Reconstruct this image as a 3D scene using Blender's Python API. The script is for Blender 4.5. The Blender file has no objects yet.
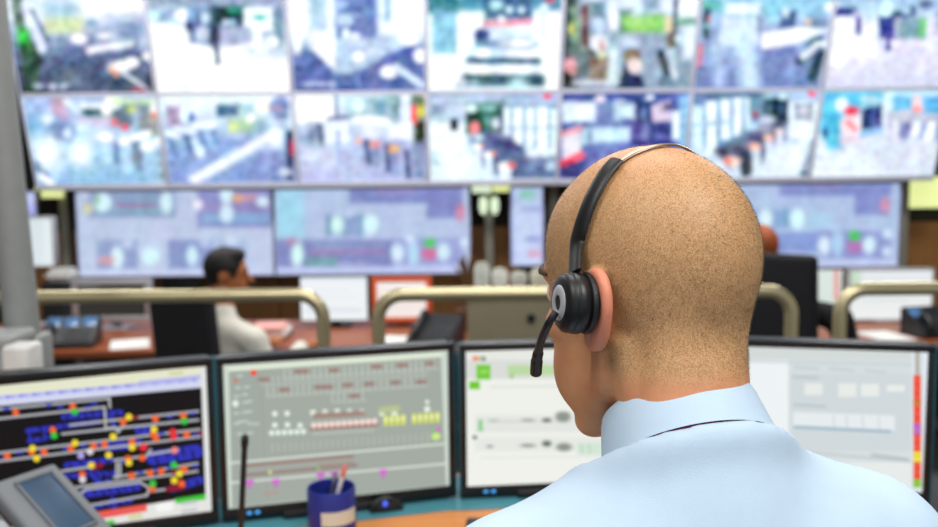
import bpy, bmesh, math, random
import numpy as np
from mathutils import Vector, Matrix, Euler
from mathutils.bvhtree import BVHTree

random.seed(7)
RNG = np.random.default_rng(11)
SC = bpy.context.scene
COL = SC.collection
PI = math.pi
R = math.radians
SC.view_settings.view_transform = 'Standard'
SC.view_settings.look = 'None'
SC.view_settings.gamma = 1.0
SC.view_settings.use_curve_mapping = False
SC.view_settings.exposure = 0.0

# ------------------------------------------------------------------ camera
CAM_Z, PITCH, ROLL, FPX = 1.5, R(6.0), R(0.6), 912.0
W_PX, H_PX = 938.0, 527.0
_F = Vector((0, math.cos(PITCH), -math.sin(PITCH)))
_U0 = Vector((0, math.sin(PITCH), math.cos(PITCH)))
_R0 = Vector((1, 0, 0))
_RX = _R0 * math.cos(ROLL) - _U0 * math.sin(ROLL)
_UX = _U0 * math.cos(ROLL) + _R0 * math.sin(ROLL)
CAM = Vector((0, 0, CAM_Z))
cam_data = bpy.data.cameras.new('camera')
cam_data.sensor_width = 36.0
cam_data.sensor_fit = 'HORIZONTAL'
cam_data.lens = FPX * 36.0 / W_PX
cam_data.clip_start = 0.05
cam_data.dof.use_dof = True
cam_data.dof.focus_distance = 0.76
cam_data.dof.aperture_fstop = 5.0
cam = bpy.data.objects.new('camera', cam_data)
COL.objects.link(cam)
m = Matrix((( _RX.x, _UX.x, -_F.x), (_RX.y, _UX.y, -_F.y), (_RX.z, _UX.z, -_F.z))).to_4x4()
cam.matrix_world = Matrix.Translation(CAM) @ m
SC.camera = cam


def ray(px, py):
    return (_F + _RX * ((px - W_PX / 2) / FPX) - _UX * ((py - H_PX / 2) / FPX)).normalized()


def P(px, py, Y):
    """World point seen at a photograph position, on the vertical plane y = Y."""
    d = ray(px, py)
    return CAM + d * (Y / d.y)


def PZ(px, py, z):
    d = ray(px, py)
    return CAM + d * ((z - CAM_Z) / d.z)


def plane_hit(px, py, o, n):
    d = ray(px, py)
    return CAM + d * ((o - CAM).dot(n) / d.dot(n))


def to_px(pts):
    a = np.asarray(pts, dtype=np.float64) - np.array(CAM)
    w = a @ np.array(_F)
    return W_PX / 2 + FPX * (a @ np.array(_RX)) / w, H_PX / 2 - FPX * (a @ np.array(_UX)) / w


# ------------------------------------------------------------------ colour and materials
def lin1(c):
    return c / 12.92 if c <= 0.04045 else ((c + 0.055) / 1.055) ** 2.4


def rgb(h):
    h = h.lstrip('#')
    return tuple(lin1(int(h[i:i + 2], 16) / 255.0) for i in (0, 2, 4))


def mat(name, h, rough=0.5, metal=0.0, var=0.08, scale=30.0, bump=0.0, bscale=None, spec=0.5, emit=None, estr=0.0, stretch=None):
    m = bpy.data.materials.new(name)
    m.use_nodes = True
    nt = m.node_tree
    b = nt.nodes['Principled BSDF']
    b.inputs['Roughness'].default_value = rough
    b.inputs['Metallic'].default_value = metal
    b.inputs['Specular IOR Level'].default_value = spec
    c = rgb(h)
    tc = nt.nodes.new('ShaderNodeTexCoord')
    vec = tc.outputs['Object']
    if stretch:
        mp = nt.nodes.new('ShaderNodeMapping')
        mp.inputs['Scale'].default_value = stretch
        nt.links.new(vec, mp.inputs['Vector'])
        vec = mp.outputs['Vector']
    n = nt.nodes.new('ShaderNodeTexNoise')
    n.inputs['Scale'].default_value = scale
    n.inputs['Detail'].default_value = 4.0
    nt.links.new(vec, n.inputs['Vector'])
    r = nt.nodes.new('ShaderNodeValToRGB')
    r.color_ramp.elements[0].position = 0.3
    r.color_ramp.elements[1].position = 0.7
    r.color_ramp.elements[0].color = (*[x * (1 - var) for x in c], 1)
    r.color_ramp.elements[1].color = (*[min(1, x * (1 + var)) for x in c], 1)
    nt.links.new(n.outputs['Fac'], r.inputs['Fac'])
    nt.links.new(r.outputs['Color'], b.inputs['Base Color'])
    if bump:
        n2 = nt.nodes.new('ShaderNodeTexNoise')
        n2.inputs['Scale'].default_value = bscale or scale * 4
        nt.links.new(vec, n2.inputs['Vector'])
        bp = nt.nodes.new('ShaderNodeBump')
        bp.inputs['Strength'].default_value = bump
        bp.inputs['Distance'].default_value = 0.002
        nt.links.new(n2.outputs['Fac'], bp.inputs['Height'])
        nt.links.new(bp.outputs['Normal'], b.inputs['Normal'])
    if emit:
        b.inputs['Emission Color'].default_value = (*rgb(emit), 1)
        b.inputs['Emission Strength'].default_value = estr
    return m


def screen_mat(name, strength):
    m = bpy.data.materials.new(name)
    m.use_nodes = True
    nt = m.node_tree
    b = nt.nodes['Principled BSDF']
    b.inputs['Base Color'].default_value = (0.004, 0.004, 0.005, 1)
    b.inputs['Roughness'].default_value = 0.55
    b.inputs['Specular IOR Level'].default_value = 0.2
    a = nt.nodes.new('ShaderNodeAttribute')
    a.attribute_name = 'picture'
    nt.links.new(a.outputs['Color'], b.inputs['Emission Color'])
    b.inputs['Emission Strength'].default_value = strength
    return m


# ------------------------------------------------------------------ objects
def tag(o, label=None, cat=None, group=None, kind=None):
    if label: o['label'] = label
    if cat: o['category'] = cat
    if group: o['group'] = group
    if kind: o['kind'] = kind
    return o


def thing(name, label, cat, loc=(0, 0, 0), rotz=0.0, group=None):
    o = bpy.data.objects.new(name, None)
    o.empty_display_size = 0.05
    COL.objects.link(o)
    o.location = loc
    o.rotation_euler = (0, 0, rotz)
    return tag(o, label, cat, group)


def pmat(o):
    m = Matrix.Translation(o.location) @ o.rotation_euler.to_matrix().to_4x4()
    return (pmat(o.parent) @ o.matrix_parent_inverse @ m) if o.parent else m


def obj(name, bm, material, parent=None, world=True, smooth=True, label=None):
    me = bpy.data.meshes.new(name)
    if isinstance(bm, bmesh.types.BMesh):
        bmesh.ops.recalc_face_normals(bm, faces=bm.faces)
        bm.to_mesh(me)
        bm.free()
    else:
        me.from_pydata([tuple(v) for v in bm[0]], [], [tuple(f) for f in bm[1]])
    me.materials.append(material)
    if smooth:
        me.polygons.foreach_set('use_smooth', [True] * len(me.polygons))
        try:
            me.set_sharp_from_angle(angle=R(38))
        except Exception:
            pass
    me.update()
    o = bpy.data.objects.new(name, me)
    COL.objects.link(o)
    if parent is not None:
        o.parent = parent
        if world:
            o.matrix_parent_inverse = pmat(parent).inverted()
    if label: o['label'] = label
    return o


def struct(name, bm, material):
    o = obj(name, bm, material, smooth=False)
    o['kind'] = 'structure'
    return o


def dup(src, loc, rotz, label=None, group=None):
    def cp(o, par):
        c = o.copy()
        COL.objects.link(c)
        if par is not None: c.parent = par
        for ch in list(o.children):
            cp(ch, c)
        return c
    bpy.context.view_layer.update()
    r = cp(src, None)
    r.location = loc
    r.rotation_euler = (0, 0, rotz)
    if label: r['label'] = label
    if group: r['group'] = group
    return r


def BM():
    return bmesh.new()


def rbox(bm, c, s, bev=0.0, rot=None, seg=2):
    t = Matrix.Translation(Vector(c))
    if rot is not None: t = t @ (rot.to_4x4() if len(rot.row) == 3 else rot)
    g = bmesh.ops.create_cube(bm, size=1.0, matrix=t @ Matrix.Diagonal((s[0], s[1], s[2], 1)))
    if bev:
        es = list({e for v in g['verts'] for e in v.link_edges})
        bmesh.ops.bevel(bm, geom=es, offset=bev, segments=seg, profile=0.5, affect='EDGES', clamp_overlap=True)
    return bm


def cyl(bm, a, b, r0, r1=None, n=24, cap=True):
    a, b = Vector(a), Vector(b)
    d = b - a
    q = d.to_track_quat('Z', 'Y').to_matrix().to_4x4()
    bmesh.ops.create_cone(bm, cap_ends=cap, segments=n, radius1=r0, radius2=r0 if r1 is None else r1, depth=d.length,
                          matrix=Matrix.Translation((a + b) / 2) @ q)
    return bm


def lathe(bm, prof, n=32, mtx=None):
    mtx = mtx or Matrix()
    rings = []
    for r, z in prof:
        rings.append([bm.verts.new(mtx @ Vector((r * math.cos(2 * PI * i / n), r * math.sin(2 * PI * i / n), z))) for i in range(n)])
    for a, b in zip(rings, rings[1:]):
        for i in range(n):
            bm.faces.new((a[i], a[(i + 1) % n], b[(i + 1) % n], b[i]))
    for ring in (rings[0], rings[-1]):
        try: bm.faces.new(ring)
        except Exception: pass
    return bm


def tube(bm, pts, r, n=14, up=None, flat=1.0, cap=True):
    """Tube along points; r a number or a list; flat < 1 squashes it across the `up` list's direction."""
    pts = [Vector(p) for p in pts]
    N = len(pts)
    rs = r if isinstance(r, (list, tuple)) else [r] * N
    rings, nrm = [], None
    for i, p in enumerate(pts):
        t = (pts[min(i + 1, N - 1)] - pts[max(i - 1, 0)]).normalized()
        if up is not None:
            w = up[i] if isinstance(up, list) else up
            nrm = (w - t * w.dot(t)).normalized()
        elif nrm is None:
            nrm = t.orthogonal().normalized()
        else:
            nrm = (nrm - t * nrm.dot(t)).normalized()
        bi = t.cross(nrm)
        rings.append([bm.verts.new(p + nrm * (rs[i] * flat * math.sin(2 * PI * k / n)) + bi * (rs[i] * math.cos(2 * PI * k / n))) for k in range(n)])
    for a, b in zip(rings, rings[1:]):
        for i in range(n):
            bm.faces.new((a[i], a[(i + 1) % n], b[(i + 1) % n], b[i]))
    if cap:
        bm.faces.new(rings[0])
        bm.faces.new(rings[-1])
    return bm


def prism(bm, pts, z0, z1):
    """Upright prism over a 2-D outline."""
    lo = [bm.verts.new((x, y, z0)) for x, y in pts]
    hi = [bm.verts.new((x, y, z1)) for x, y in pts]
    n = len(pts)
    bm.faces.new(lo)
    bm.faces.new(hi)
    for i in range(n):
        bm.faces.new((lo[i], lo[(i + 1) % n], hi[(i + 1) % n], hi[i]))
    return bm


def smooth_path(pts, k=6):
    """Catmull-Rom through points."""
    pts = [Vector(p) for p in pts]
    out = []
    for i in range(len(pts) - 1):
        p0, p1, p2, p3 = pts[max(i - 1, 0)], pts[i], pts[i + 1], pts[min(i + 2, len(pts) - 1)]
        for j in range(k):
            t = j / k
            out.append(0.5 * ((2 * p1) + (p2 - p0) * t + (2 * p0 - 5 * p1 + 4 * p2 - p3) * t * t + (3 * p1 - p0 - 3 * p2 + p3) * t ** 3))
    out.append(pts[-1])
    return out


# ------------------------------------------------------------------ distance fields, meshed with surface nets
def _v(c):
    return np.asarray(c, dtype=np.float32)


class Field:
    def __init__(self, lo, hi, h):
        self.lo, self.h = np.array(lo, float), h
        n = np.ceil((np.array(hi) - self.lo) / h).astype(int) + 1
        ax = [(self.lo[i] + h * np.arange(n[i])).astype(np.float32) for i in range(3)]
        self.X, self.Y, self.Z = np.meshgrid(*ax, indexing='ij', sparse=True)
        self.n = n
        self.f = np.full(tuple(n), 10.0, np.float32)

    def ell(self, c, r, rot=None):
        x, y, z = self.X - c[0], self.Y - c[1], self.Z - c[2]
        if rot is not None:
            M = np.array(rot.to_3x3().transposed(), dtype=np.float32)
            x, y, z = (M[0, 0] * x + M[0, 1] * y + M[0, 2] * z, M[1, 0] * x + M[1, 1] * y + M[1, 2] * z, M[2, 0] * x + M[2, 1] * y + M[2, 2] * z)
        k0 = np.sqrt((x / r[0]) ** 2 + (y / r[1]) ** 2 + (z / r[2]) ** 2)
        k1 = np.sqrt((x / r[0] ** 2) ** 2 + (y / r[1] ** 2) ** 2 + (z / r[2] ** 2) ** 2) + 1e-9
        return k0 * (k0 - 1) / k1

    def cap(self, a, b, ra, rb=None, squash=None):
        rb = ra if rb is None else rb
        sx, sy, sz = squash or (1, 1, 1)
        a = (a[0] / sx, a[1] / sy, a[2] / sz); b = (b[0] / sx, b[1] / sy, b[2] / sz)
        x, y, z = self.X / sx - a[0], self.Y / sy - a[1], self.Z / sz - a[2]
        d = (b[0] - a[0], b[1] - a[1], b[2] - a[2])
        L = d[0] ** 2 + d[1] ** 2 + d[2] ** 2 + 1e-12
        t = np.clip((x * d[0] + y * d[1] + z * d[2]) / L, 0, 1)
        return np.sqrt((x - t * d[0]) ** 2 + (y - t * d[1]) ** 2 + (z - t * d[2]) ** 2) - (ra + (rb - ra) * t)

    def add(self, g, k=0.0):
        if k <= 0:
            self.f = np.minimum(self.f, g)
        else:
            hh = np.clip(0.5 + 0.5 * (g - self.f) / k, 0, 1)
            self.f = g * (1 - hh) + self.f * hh - k * hh * (1 - hh)
        self.f = self.f.astype(np.float32)
        return self

    def cut(self, g, k=0.004):
        a, b = self.f, -g
        hh = np.clip(0.5 - 0.5 * (a - b) / k, 0, 1)
        self.f = (a * (1 - hh) + b * hh + k * hh * (1 - hh)).astype(np.float32)
        return self

    def mesh(self):
        f, h = self.f, self.h
        nx, ny, nz = f.shape
        s = f < 0
        cor = [(i, j, k) for i in (0, 1) for j in (0, 1) for k in (0, 1)]
        sl = lambda c: (slice(c[0], nx - 1 + c[0]), slice(c[1], ny - 1 + c[1]), slice(c[2], nz - 1 + c[2]))
        cnt = sum(s[sl(c)].astype(np.int8) for c in cor)
        act = (cnt > 0) & (cnt < 8)
        idx = np.argwhere(act)
        acc = np.zeros((len(idx), 3)); num = np.zeros(len(idx))
        for a in cor:
            for ax in range(3):
                if a[ax]: continue
                b = list(a); b[ax] = 1
                ia = idx + np.array(a); ib = idx + np.array(b)
                fa = f[ia[:, 0], ia[:, 1], ia[:, 2]]; fb = f[ib[:, 0], ib[:, 1], ib[:, 2]]
                cr = (fa < 0) != (fb < 0)
                t = np.where(cr, fa / np.where(cr, fa - fb, 1), 0)
                p = np.tile(np.array(a, float), (len(idx), 1)); p[:, ax] = t
                acc[cr] += p[cr]; num[cr] += 1
        V = self.lo + h * (idx + acc / num[:, None])
        vid = np.full(act.shape, -1, np.int64)
        vid[act] = np.arange(len(idx))
        F = []
        for ax in range(3):
            o1, o2 = [(1, 2), (2, 0), (0, 1)][ax]
            e0 = [slice(1, -1)] * 3; e0[ax] = slice(0, -1)
            e1 = [slice(1, -1)] * 3; e1[ax] = slice(1, None)
            A, B = s[tuple(e0)], s[tuple(e1)]
            ch = np.argwhere(A != B)
            off = np.array([1, 1, 1]); off[ax] = 0
            ch = ch + off
            flip = ~s[ch[:, 0], ch[:, 1], ch[:, 2]]
            q = []
            for d1, d2 in ((-1, -1), (0, -1), (0, 0), (-1, 0)):
                c = ch.copy(); c[:, o1] += d1; c[:, o2] += d2
                q.append(vid[c[:, 0], c[:, 1], c[:, 2]])
            q = np.stack(q, 1)
            q[flip] = q[flip][:, ::-1]
            F.append(q)
        F = np.concatenate(F)
        F = F[(F >= 0).all(1)]
        return V, F


def relax(V, F, it=3, lam=0.5):
    for _ in range(it):
        acc = np.zeros_like(V); n = np.zeros(len(V))
        for a, b in ((0, 1), (1, 2), (2, 3), (3, 0)):
            np.add.at(acc, F[:, a], V[F[:, b]]); np.add.at(n, F[:, a], 1)
            np.add.at(acc, F[:, b], V[F[:, a]]); np.add.at(n, F[:, b], 1)
        V = V + lam * (acc / np.maximum(n, 1)[:, None] - V)
    return V


def np_mesh(name, V, F, material, parent=None, attr=None, smooth=True):
    me = bpy.data.meshes.new(name)
    k = F.shape[1]
    me.vertices.add(len(V)); me.vertices.foreach_set('co', np.ascontiguousarray(V, np.float32).ravel())
    me.loops.add(len(F) * k); me.loops.foreach_set('vertex_index', np.ascontiguousarray(F, np.int32).ravel())
    me.polygons.add(len(F)); me.polygons.foreach_set('loop_start', np.arange(0, len(F) * k, k, dtype=np.int32))
    me.polygons.foreach_set('use_smooth', np.full(len(F), smooth))
    me.update(calc_edges=True)
    if attr is not None:
        for nm, val in attr.items():
            if val.ndim == 2:
                a = me.attributes.new(nm, 'FLOAT_COLOR', 'POINT')
                a.data.foreach_set('color', np.ascontiguousarray(val, np.float32).ravel())
            else:
                a = me.attributes.new(nm, 'FLOAT', 'POINT')
                a.data.foreach_set('value', np.ascontiguousarray(val, np.float32))
    me.materials.append(material)
    o = bpy.data.objects.new(name, me)
    COL.objects.link(o)
    if parent is not None:
        o.parent = parent
        o.matrix_parent_inverse = pmat(parent).inverted()
    return o


# ------------------------------------------------------------------ pictures shown on screens
def _hx(h):
    h = h.lstrip('#')
    return np.array([int(h[i:i + 2], 16) / 255.0 for i in (0, 2, 4)], np.float32)


def _cov(sd, s):
    t = np.clip(0.5 - sd / max(s, 1e-3), 0, 1)
    return t * t * (3 - 2 * t)


def _seg(x, y, x0, y0, x1, y1):
    dx, dy = x1 - x0, y1 - y0
    t = np.clip(((x - x0) * dx + (y - y0) * dy) / (dx * dx + dy * dy + 1e-9), 0, 1)
    return np.hypot(x - x0 - t * dx, y - y0 - t * dy)


def paint(x, y, bg, ops, soft, blur=1.0):
    """Colours of a picture at points x, y: soft shapes over a vertical gradient, bg = [(y, hex), ...]."""
    ys = [b[0] for b in bg]
    cs = np.stack([_hx(b[1]) for b in bg])
    out = np.stack([np.interp(y, ys, cs[:, i]) for i in range(3)], 1).astype(np.float32)
    for op in ops:
        k = op[0]
        a = 1.0
        if k == 'r':
            x0, y0, x1, y1, c = op[1:6]
            s = op[6] if len(op) > 6 else soft
            sd = np.maximum(np.abs(x - (x0 + x1) / 2) - (x1 - x0) / 2, np.abs(y - (y0 + y1) / 2) - (y1 - y0) / 2)
        elif k == 'e':
            cx, cy, rx, ry, c = op[1:6]
            s = op[6] if len(op) > 6 else soft
            q = np.sqrt(((x - cx) / rx) ** 2 + ((y - cy) / ry) ** 2)
            sd = (q - 1) * min(rx, ry)
        elif k == 'l':
            x0, y0, x1, y1, w, c = op[1:7]
            s = op[7] if len(op) > 7 else soft
            sd = _seg(x, y, x0, y0, x1, y1) - w / 2
        else:
            pts, c = op[1], op[2]
            s = op[3] if len(op) > 3 else soft
            sd = np.full(x.shape, 1e9); ins = np.zeros(x.shape, bool)
            for i in range(len(pts)):
                (xa, ya), (xb, yb) = pts[i], pts[(i + 1) % len(pts)]
                sd = np.minimum(sd, _seg(x, y, xa, ya, xb, yb))
                cond = ((ya > y) != (yb > y))
                with np.errstate(divide='ignore', invalid='ignore'):
                    xi = (xb - xa) * (y - ya) / (yb - ya if yb != ya else 1e-9) + xa
                ins ^= cond & (x < xi)
            sd = np.where(ins, -sd, sd)
        al = (_cov(sd, s * blur) * a)[:, None]
        out = out * (1 - al) + _hx(c) * al
    return out


def lin_np(c):
    return np.where(c <= 0.04045, c / 12.92, ((c + 0.055) / 1.055) ** 2.4)


LAT = RNG.uniform(-1, 1, (64, 64))


def lattice(x, y):
    """Smooth random field, about -1 to 1."""
    xi, yi = np.floor(x).astype(int), np.floor(y).astype(int)
    fx, fy = x - xi, y - yi
    fx, fy = fx * fx * (3 - 2 * fx), fy * fy * (3 - 2 * fy)
    g = lambda a, b: LAT[a % 64, b % 64]
    return (g(xi, yi) * (1 - fx) + g(xi + 1, yi) * fx) * (1 - fy) + (g(xi, yi + 1) * (1 - fx) + g(xi + 1, yi + 1) * fx) * fy


def quad_map(q, u, v):
    """Picture coordinates at screen position u, v: the picture's own corner points, joined projectively."""
    (x0, y0), (x1, y1), (x2, y2), (x3, y3) = q                       # top left, top right, bottom right, bottom left
    dx1, dx2, sx = x1 - x2, x3 - x2, x0 - x1 + x2 - x3
    dy1, dy2, sy = y1 - y2, y3 - y2, y0 - y1 + y2 - y3
    den = dx1 * dy2 - dx2 * dy1
    g, h = (sx * dy2 - dx2 * sy) / den, (dx1 * sy - sx * dy1) / den
    w = g * u + h * v + 1
    return ((x1 - x0 + g * x1) * u + (x3 - x0 + h * x3) * v + x0) / w, ((y1 - y0 + g * y1) * u + (y3 - y0 + h * y3) * v + y0) / w


def screen(name, tl, tr, bl, pic, material, parent, step=0.6, label=None, blur=1.0, grain=0.0):
    """Flat picture screen: a grid of points over tl-tr-bl carrying the shown picture as its colour."""
    tl, tr, bl = Vector(tl), Vector(tr), Vector(bl)
    quad, bg, ops, soft = pic
    px, py = to_px([tl, tr, bl])
    nu = int(min(420, max(40, math.hypot(px[1] - px[0], py[1] - py[0]) / step)))
    nv = int(min(300, max(30, math.hypot(px[2] - px[0], py[2] - py[0]) / step)))
    u, v = np.meshgrid(np.linspace(0, 1, nu), np.linspace(0, 1, nv))
    u, v = u.ravel()[:, None], v.ravel()[:, None]
    V = np.array(tl) + u * np.array(tr - tl) + v * np.array(bl - tl)
    i = (np.arange(nv - 1)[:, None] * nu + np.arange(nu - 1)[None, :]).ravel()
    F = np.stack([i, i + nu, i + nu + 1, i + 1], 1)
    qx, qy = quad_map(quad, u[:, 0], v[:, 0])
    pc = paint(qx, qy, bg, ops, soft, blur)
    if grain:                                                          # the fine unrest of a camera picture
        for sz, am in ((70, 0.5), (34, 0.8), (17, 0.7)):
            pc = pc + grain * am * (lattice(qx / sz, qy / (sz * 0.8))[:, None] + 0.35 * np.stack([lattice(qx / sz + 50 * k, qy / sz) for k in (1, 2, 3)], 1)) * (0.35 + 0.9 * (1 - pc.mean(1)))[:, None]
    c = lin_np(np.clip(pc, 0.0, 1.0))
    o = np_mesh(name, V, F, material, parent, {'picture': np.concatenate([c, np.ones((len(c), 1))], 1)}, smooth=False)
    if label: o['label'] = label
    return o

# Pictures on the screens: (the picture's four corners in its own drawing units, background gradient, shapes, softness)
QUAD = {
    'B1': [(-11.7, 37.9), (675.3, 32.6), (733.5, 481.3), (71.5, 488.5)],
    'B2': [(14.8, 32.5), (694.4, 27.2), (727.3, 473.6), (72.2, 480.8)],
    'B3': [(23.8, 27.1), (696.5, 21.9), (704.6, 466.3), (55.9, 473.4)],
    'B4': [(35.9, 21.8), (702.5, 16.7), (686.3, 459.5), (43.3, 466.5)],
    'B5': [(30.7, 16.5), (690.3, 11.5), (650.3, 452.1), (13.8, 459.1)],
    'B6': [(49.6, 32.0), (702.8, 27.0), (639.5, 465.9), (8.9, 472.8)],
    'B7': [(102.9, 37.1), (749.0, 32.2), (662.9, 468.7), (38.9, 475.5)],
    'T1': [(-12.6, -31.7), (756.8, -34.7), (827.6, 511.5), (88.6, 517.1)],
    'T2': [(-12.5, -34.7), (748.6, -37.6), (788.6, 505.8), (57.4, 511.3)],
    'T3': [(18.1, -37.7), (771.2, -40.6), (781.1, 500.3), (57.2, 505.7)],
    'T4': [(18.1, -40.7), (763.5, -43.5), (743.8, 494.8), (27.1, 500.2)],
    'T5': [(43.3, -43.6), (780.6, -46.4), (732.0, 489.1), (22.7, 494.5)],
    'T6': [(82.6, -46.5), (812.1, -49.3), (735.2, 483.7), (33.1, 489.0)],
    'T7': [(114.0, -49.4), (836.4, -52.1), (731.7, 478.6), (36.2, 483.8)],
    'S1': [(26.5, 45.7), (894.7, 36.6), (907.1, 410.0), (47.2, 419.0)],
    'S2': [(19.8, 36.4), (886.0, 27.3), (889.9, 401.1), (32.0, 410.1)],
    'S3': [(62.5, 29.9), (221.9, 28.2), (222.7, 432.8), (64.7, 434.5)],
    'S4': [(-126.4, 59.9), (723.7, 51.0), (709.7, 409.9), (-132.4, 418.7)],
    'S0': [(-350.6, 68.8), (172.9, 63.3), (179.5, 173.5), (-342.7, 179.0)],
    'F1': [(2.7, 3.1), (666.9, -3.9), (676.5, 427.9), (15.7, 434.9)],
    'F2': [(45.6, 44.2), (539.1, 39.0), (544.5, 387.2), (53.0, 392.4)],
    'F3': [(50.1, 47.6), (723.6, 40.5), (738.2, 343.8), (67.0, 350.9)],
    'F4': [(30.1, 9.5), (843.8, 0.9), (823.1, 481.7), (14.0, 490.1)],
    'F5': [(-26.4, 3.0), (524.3, -2.8), (509.0, 468.1), (-38.8, 473.8)],
    'F0': [(-121.4, 19.0), (511.2, 12.4), (538.5, 481.7), (-90.6, 488.3)],
    'M1': [(-179.0, 99.4), (630.3, 33.9), (648.6, 477.2), (-144.0, 583.0)],
    'M2': [(20.6, 72.6), (677.2, 29.4), (682.4, 424.9), (37.2, 493.8)],
    'M3': [(30.9, 51.9), (707.7, 32.2), (701.9, 454.8), (35.6, 483.5)],
    'M4': [(-133.2, 30.4), (583.0, 53.3), (564.3, 488.5), (-139.8, 443.8)],
}
r, e, l, p = 'r', 'e', 'l', 'p'
W = 'ffffff'
PIC = {}
PIC['T1'] = (QUAD['T1'], [(0, 'e4f2fc'), (100, 'dbe6f2'), (210, '8c9cc0'), (300, '59698f'), (510, '3d4c66')], [
    (r, 215, 15, 410, 100, 'a4c4d6', 40), (r, 430, -300, 830, 90, W, 60), (r, 220, 100, 430, 185, 'cfe0b0', 25),
    (p, [(20, -300), (90, -300), (110, 170), (200, 300), (190, 520), (110, 520)], '2c4a3e'), (p, [(20, -100), (80, 0), (110, 160), (60, 160)], '6a8078'),
    (r, 70, 160, 135, 245, '3cc84a', 20), (l, 110, 20, 205, 270, 50, 'dfe8ff', 20), (l, 150, 60, 240, 230, 16, '50687c'),
    (e, 410, 215, 45, 25, W), (e, 570, 200, 55, 22, W), (l, 470, 280, 690, 240, 42, W, 20), (r, 600, 110, 800, 200, '7a90bc', 70),
    (e, 640, 370, 60, 35, W, 18), (e, 705, 345, 40, 30, W), (l, 590, 385, 620, 415, 28, 'f0b090'), (l, 660, 410, 800, 500, 24, 'd4dee8'),
    (l, 715, 495, 765, 500, 22, 'b04a60'), (e, 480, 130, 40, 25, '8fb0cc'), (e, 800, 310, 40, 30, W), (e, 390, 455, 60, 45, '76849c', 60),
    (e, 770, 230, 25, 40, 'c4d4ec', 30), (e, 815, 450, 30, 50, '1c2c30', 25), (e, 185, 480, 30, 15, 'c8d4e6'), (e, 262, 480, 25, 15, 'c8d4e6'), (e, 325, 480, 25, 15, 'c8d4e6')], 12)
PIC['T2'] = (QUAD['T2'], [(0, 'fcfeff'), (520, 'fcfeff')], [
    (r, 0, -300, 770, 45, '94a6bf', 30), (r, 0, 45, 770, 130, '8fb0d0', 30), (r, 220, 40, 540, 255, '6a7fa8', 30), (r, 360, 40, 530, 140, '12303a', 25),
    (e, 480, 60, 40, 20, '2a8a70'), (e, 430, 125, 20, 18, 'd0e0ff'), (e, 468, 125, 22, 20, 'a8d0f0'), (r, 690, 40, 765, 290, '7a98b0', 30),
    (r, 550, 165, 690, 240, 'b4c6e0', 25), (r, 530, 45, 690, 160, 'f4ffff', 15), (e, 620, 98, 30, 16, '3aa8a0'), (e, 605, 220, 24, 52, W), (e, 690, 235, 35, 35, W),
    (e, 190, 85, 45, 35, W), (e, 235, 95, 22, 40, '88b8e0'), (e, 228, 150, 16, 32, '1a2a50'), (e, 30, 85, 40, 30, 'd0f4ff'), (e, 300, 190, 35, 45, 'c8d0e8'),
    (e, 320, 100, 25, 30, 'd0e4f8'), (r, 400, 150, 560, 240, 'a9b6d4', 20), (p, [(0, 110), (220, 170), (230, 240), (370, 270), (570, 240), (570, 400), (0, 400)], 'fcfeff', 20),
    (r, 560, 265, 770, 320, 'd4e4f4', 60), (e, 370, 205, 26, 54, '14243a', 14), (l, 380, 260, 388, 345, 18, '2a4058'),
    (e, 160, 475, 20, 6, 'dce8e8'), (e, 215, 472, 16, 6, 'c8d8d8'), (e, 270, 472, 20, 6, 'dce8e8')], 14)
PIC['T3'] = (QUAD['T3'], [(0, 'd8f0ff'), (250, 'c0d8f0'), (500, '5a70b0')], [
    (p, [(60, 270), (150, 260), (290, 410), (400, 400), (540, 330), (800, 230), (800, 520), (40, 520)], '5468a8', 30), (r, -20, -300, 140, 200, W, 40), (e, 75, 240, 25, 60, W),
    (p, [(130, 130), (290, 210), (290, 400), (150, 270)], 'f0f4f8'), (p, [(290, 240), (600, 170), (740, 200), (540, 330), (400, 400), (290, 410)], 'b4cbe4'),
    (r, 290, -300, 520, 205, '667cb8', 20), (e, 340, 110, 45, 35, 'c8dcf4'), (e, 320, 20, 40, 30, 'a8c4ec'), (l, 380, 90, 520, 70, 20, '90a8d8'), (r, 230, -300, 275, 200, 'f4fcff', 18),
    (r, 145, -100, 225, 150, 'a8c8e0', 30), (r, 530, -300, 800, 190, 'f4fcff', 30), (r, 560, -50, 590, 120, '88b8d8', 20), (e, 345, 185, 22, 28, 'f4ffff'), (e, 395, 200, 25, 20, 'e0f0ff'),
    (p, [(540, 320), (720, 240), (720, 290), (560, 360)], '5468b0'), (e, 415, 315, 34, 32, W), (l, 470, 290, 540, 285, 40, 'd0e4f4'), (e, 580, 400, 52, 36, W),
    (l, 620, 370, 760, 470, 42, 'd4e6f8'), (e, 760, 310, 45, 42, W), (e, 690, 215, 60, 40, W), (l, 400, 400, 420, 490, 24, '7088bc'), (l, 500, 370, 500, 480, 40, '7a82b4', 40),
    (e, 140, 468, 35, 14, 'bcc8e4'), (e, 205, 468, 25, 14, 'bcc8e4'), (e, 262, 468, 25, 14, 'bcc8e4')], 14)
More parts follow.
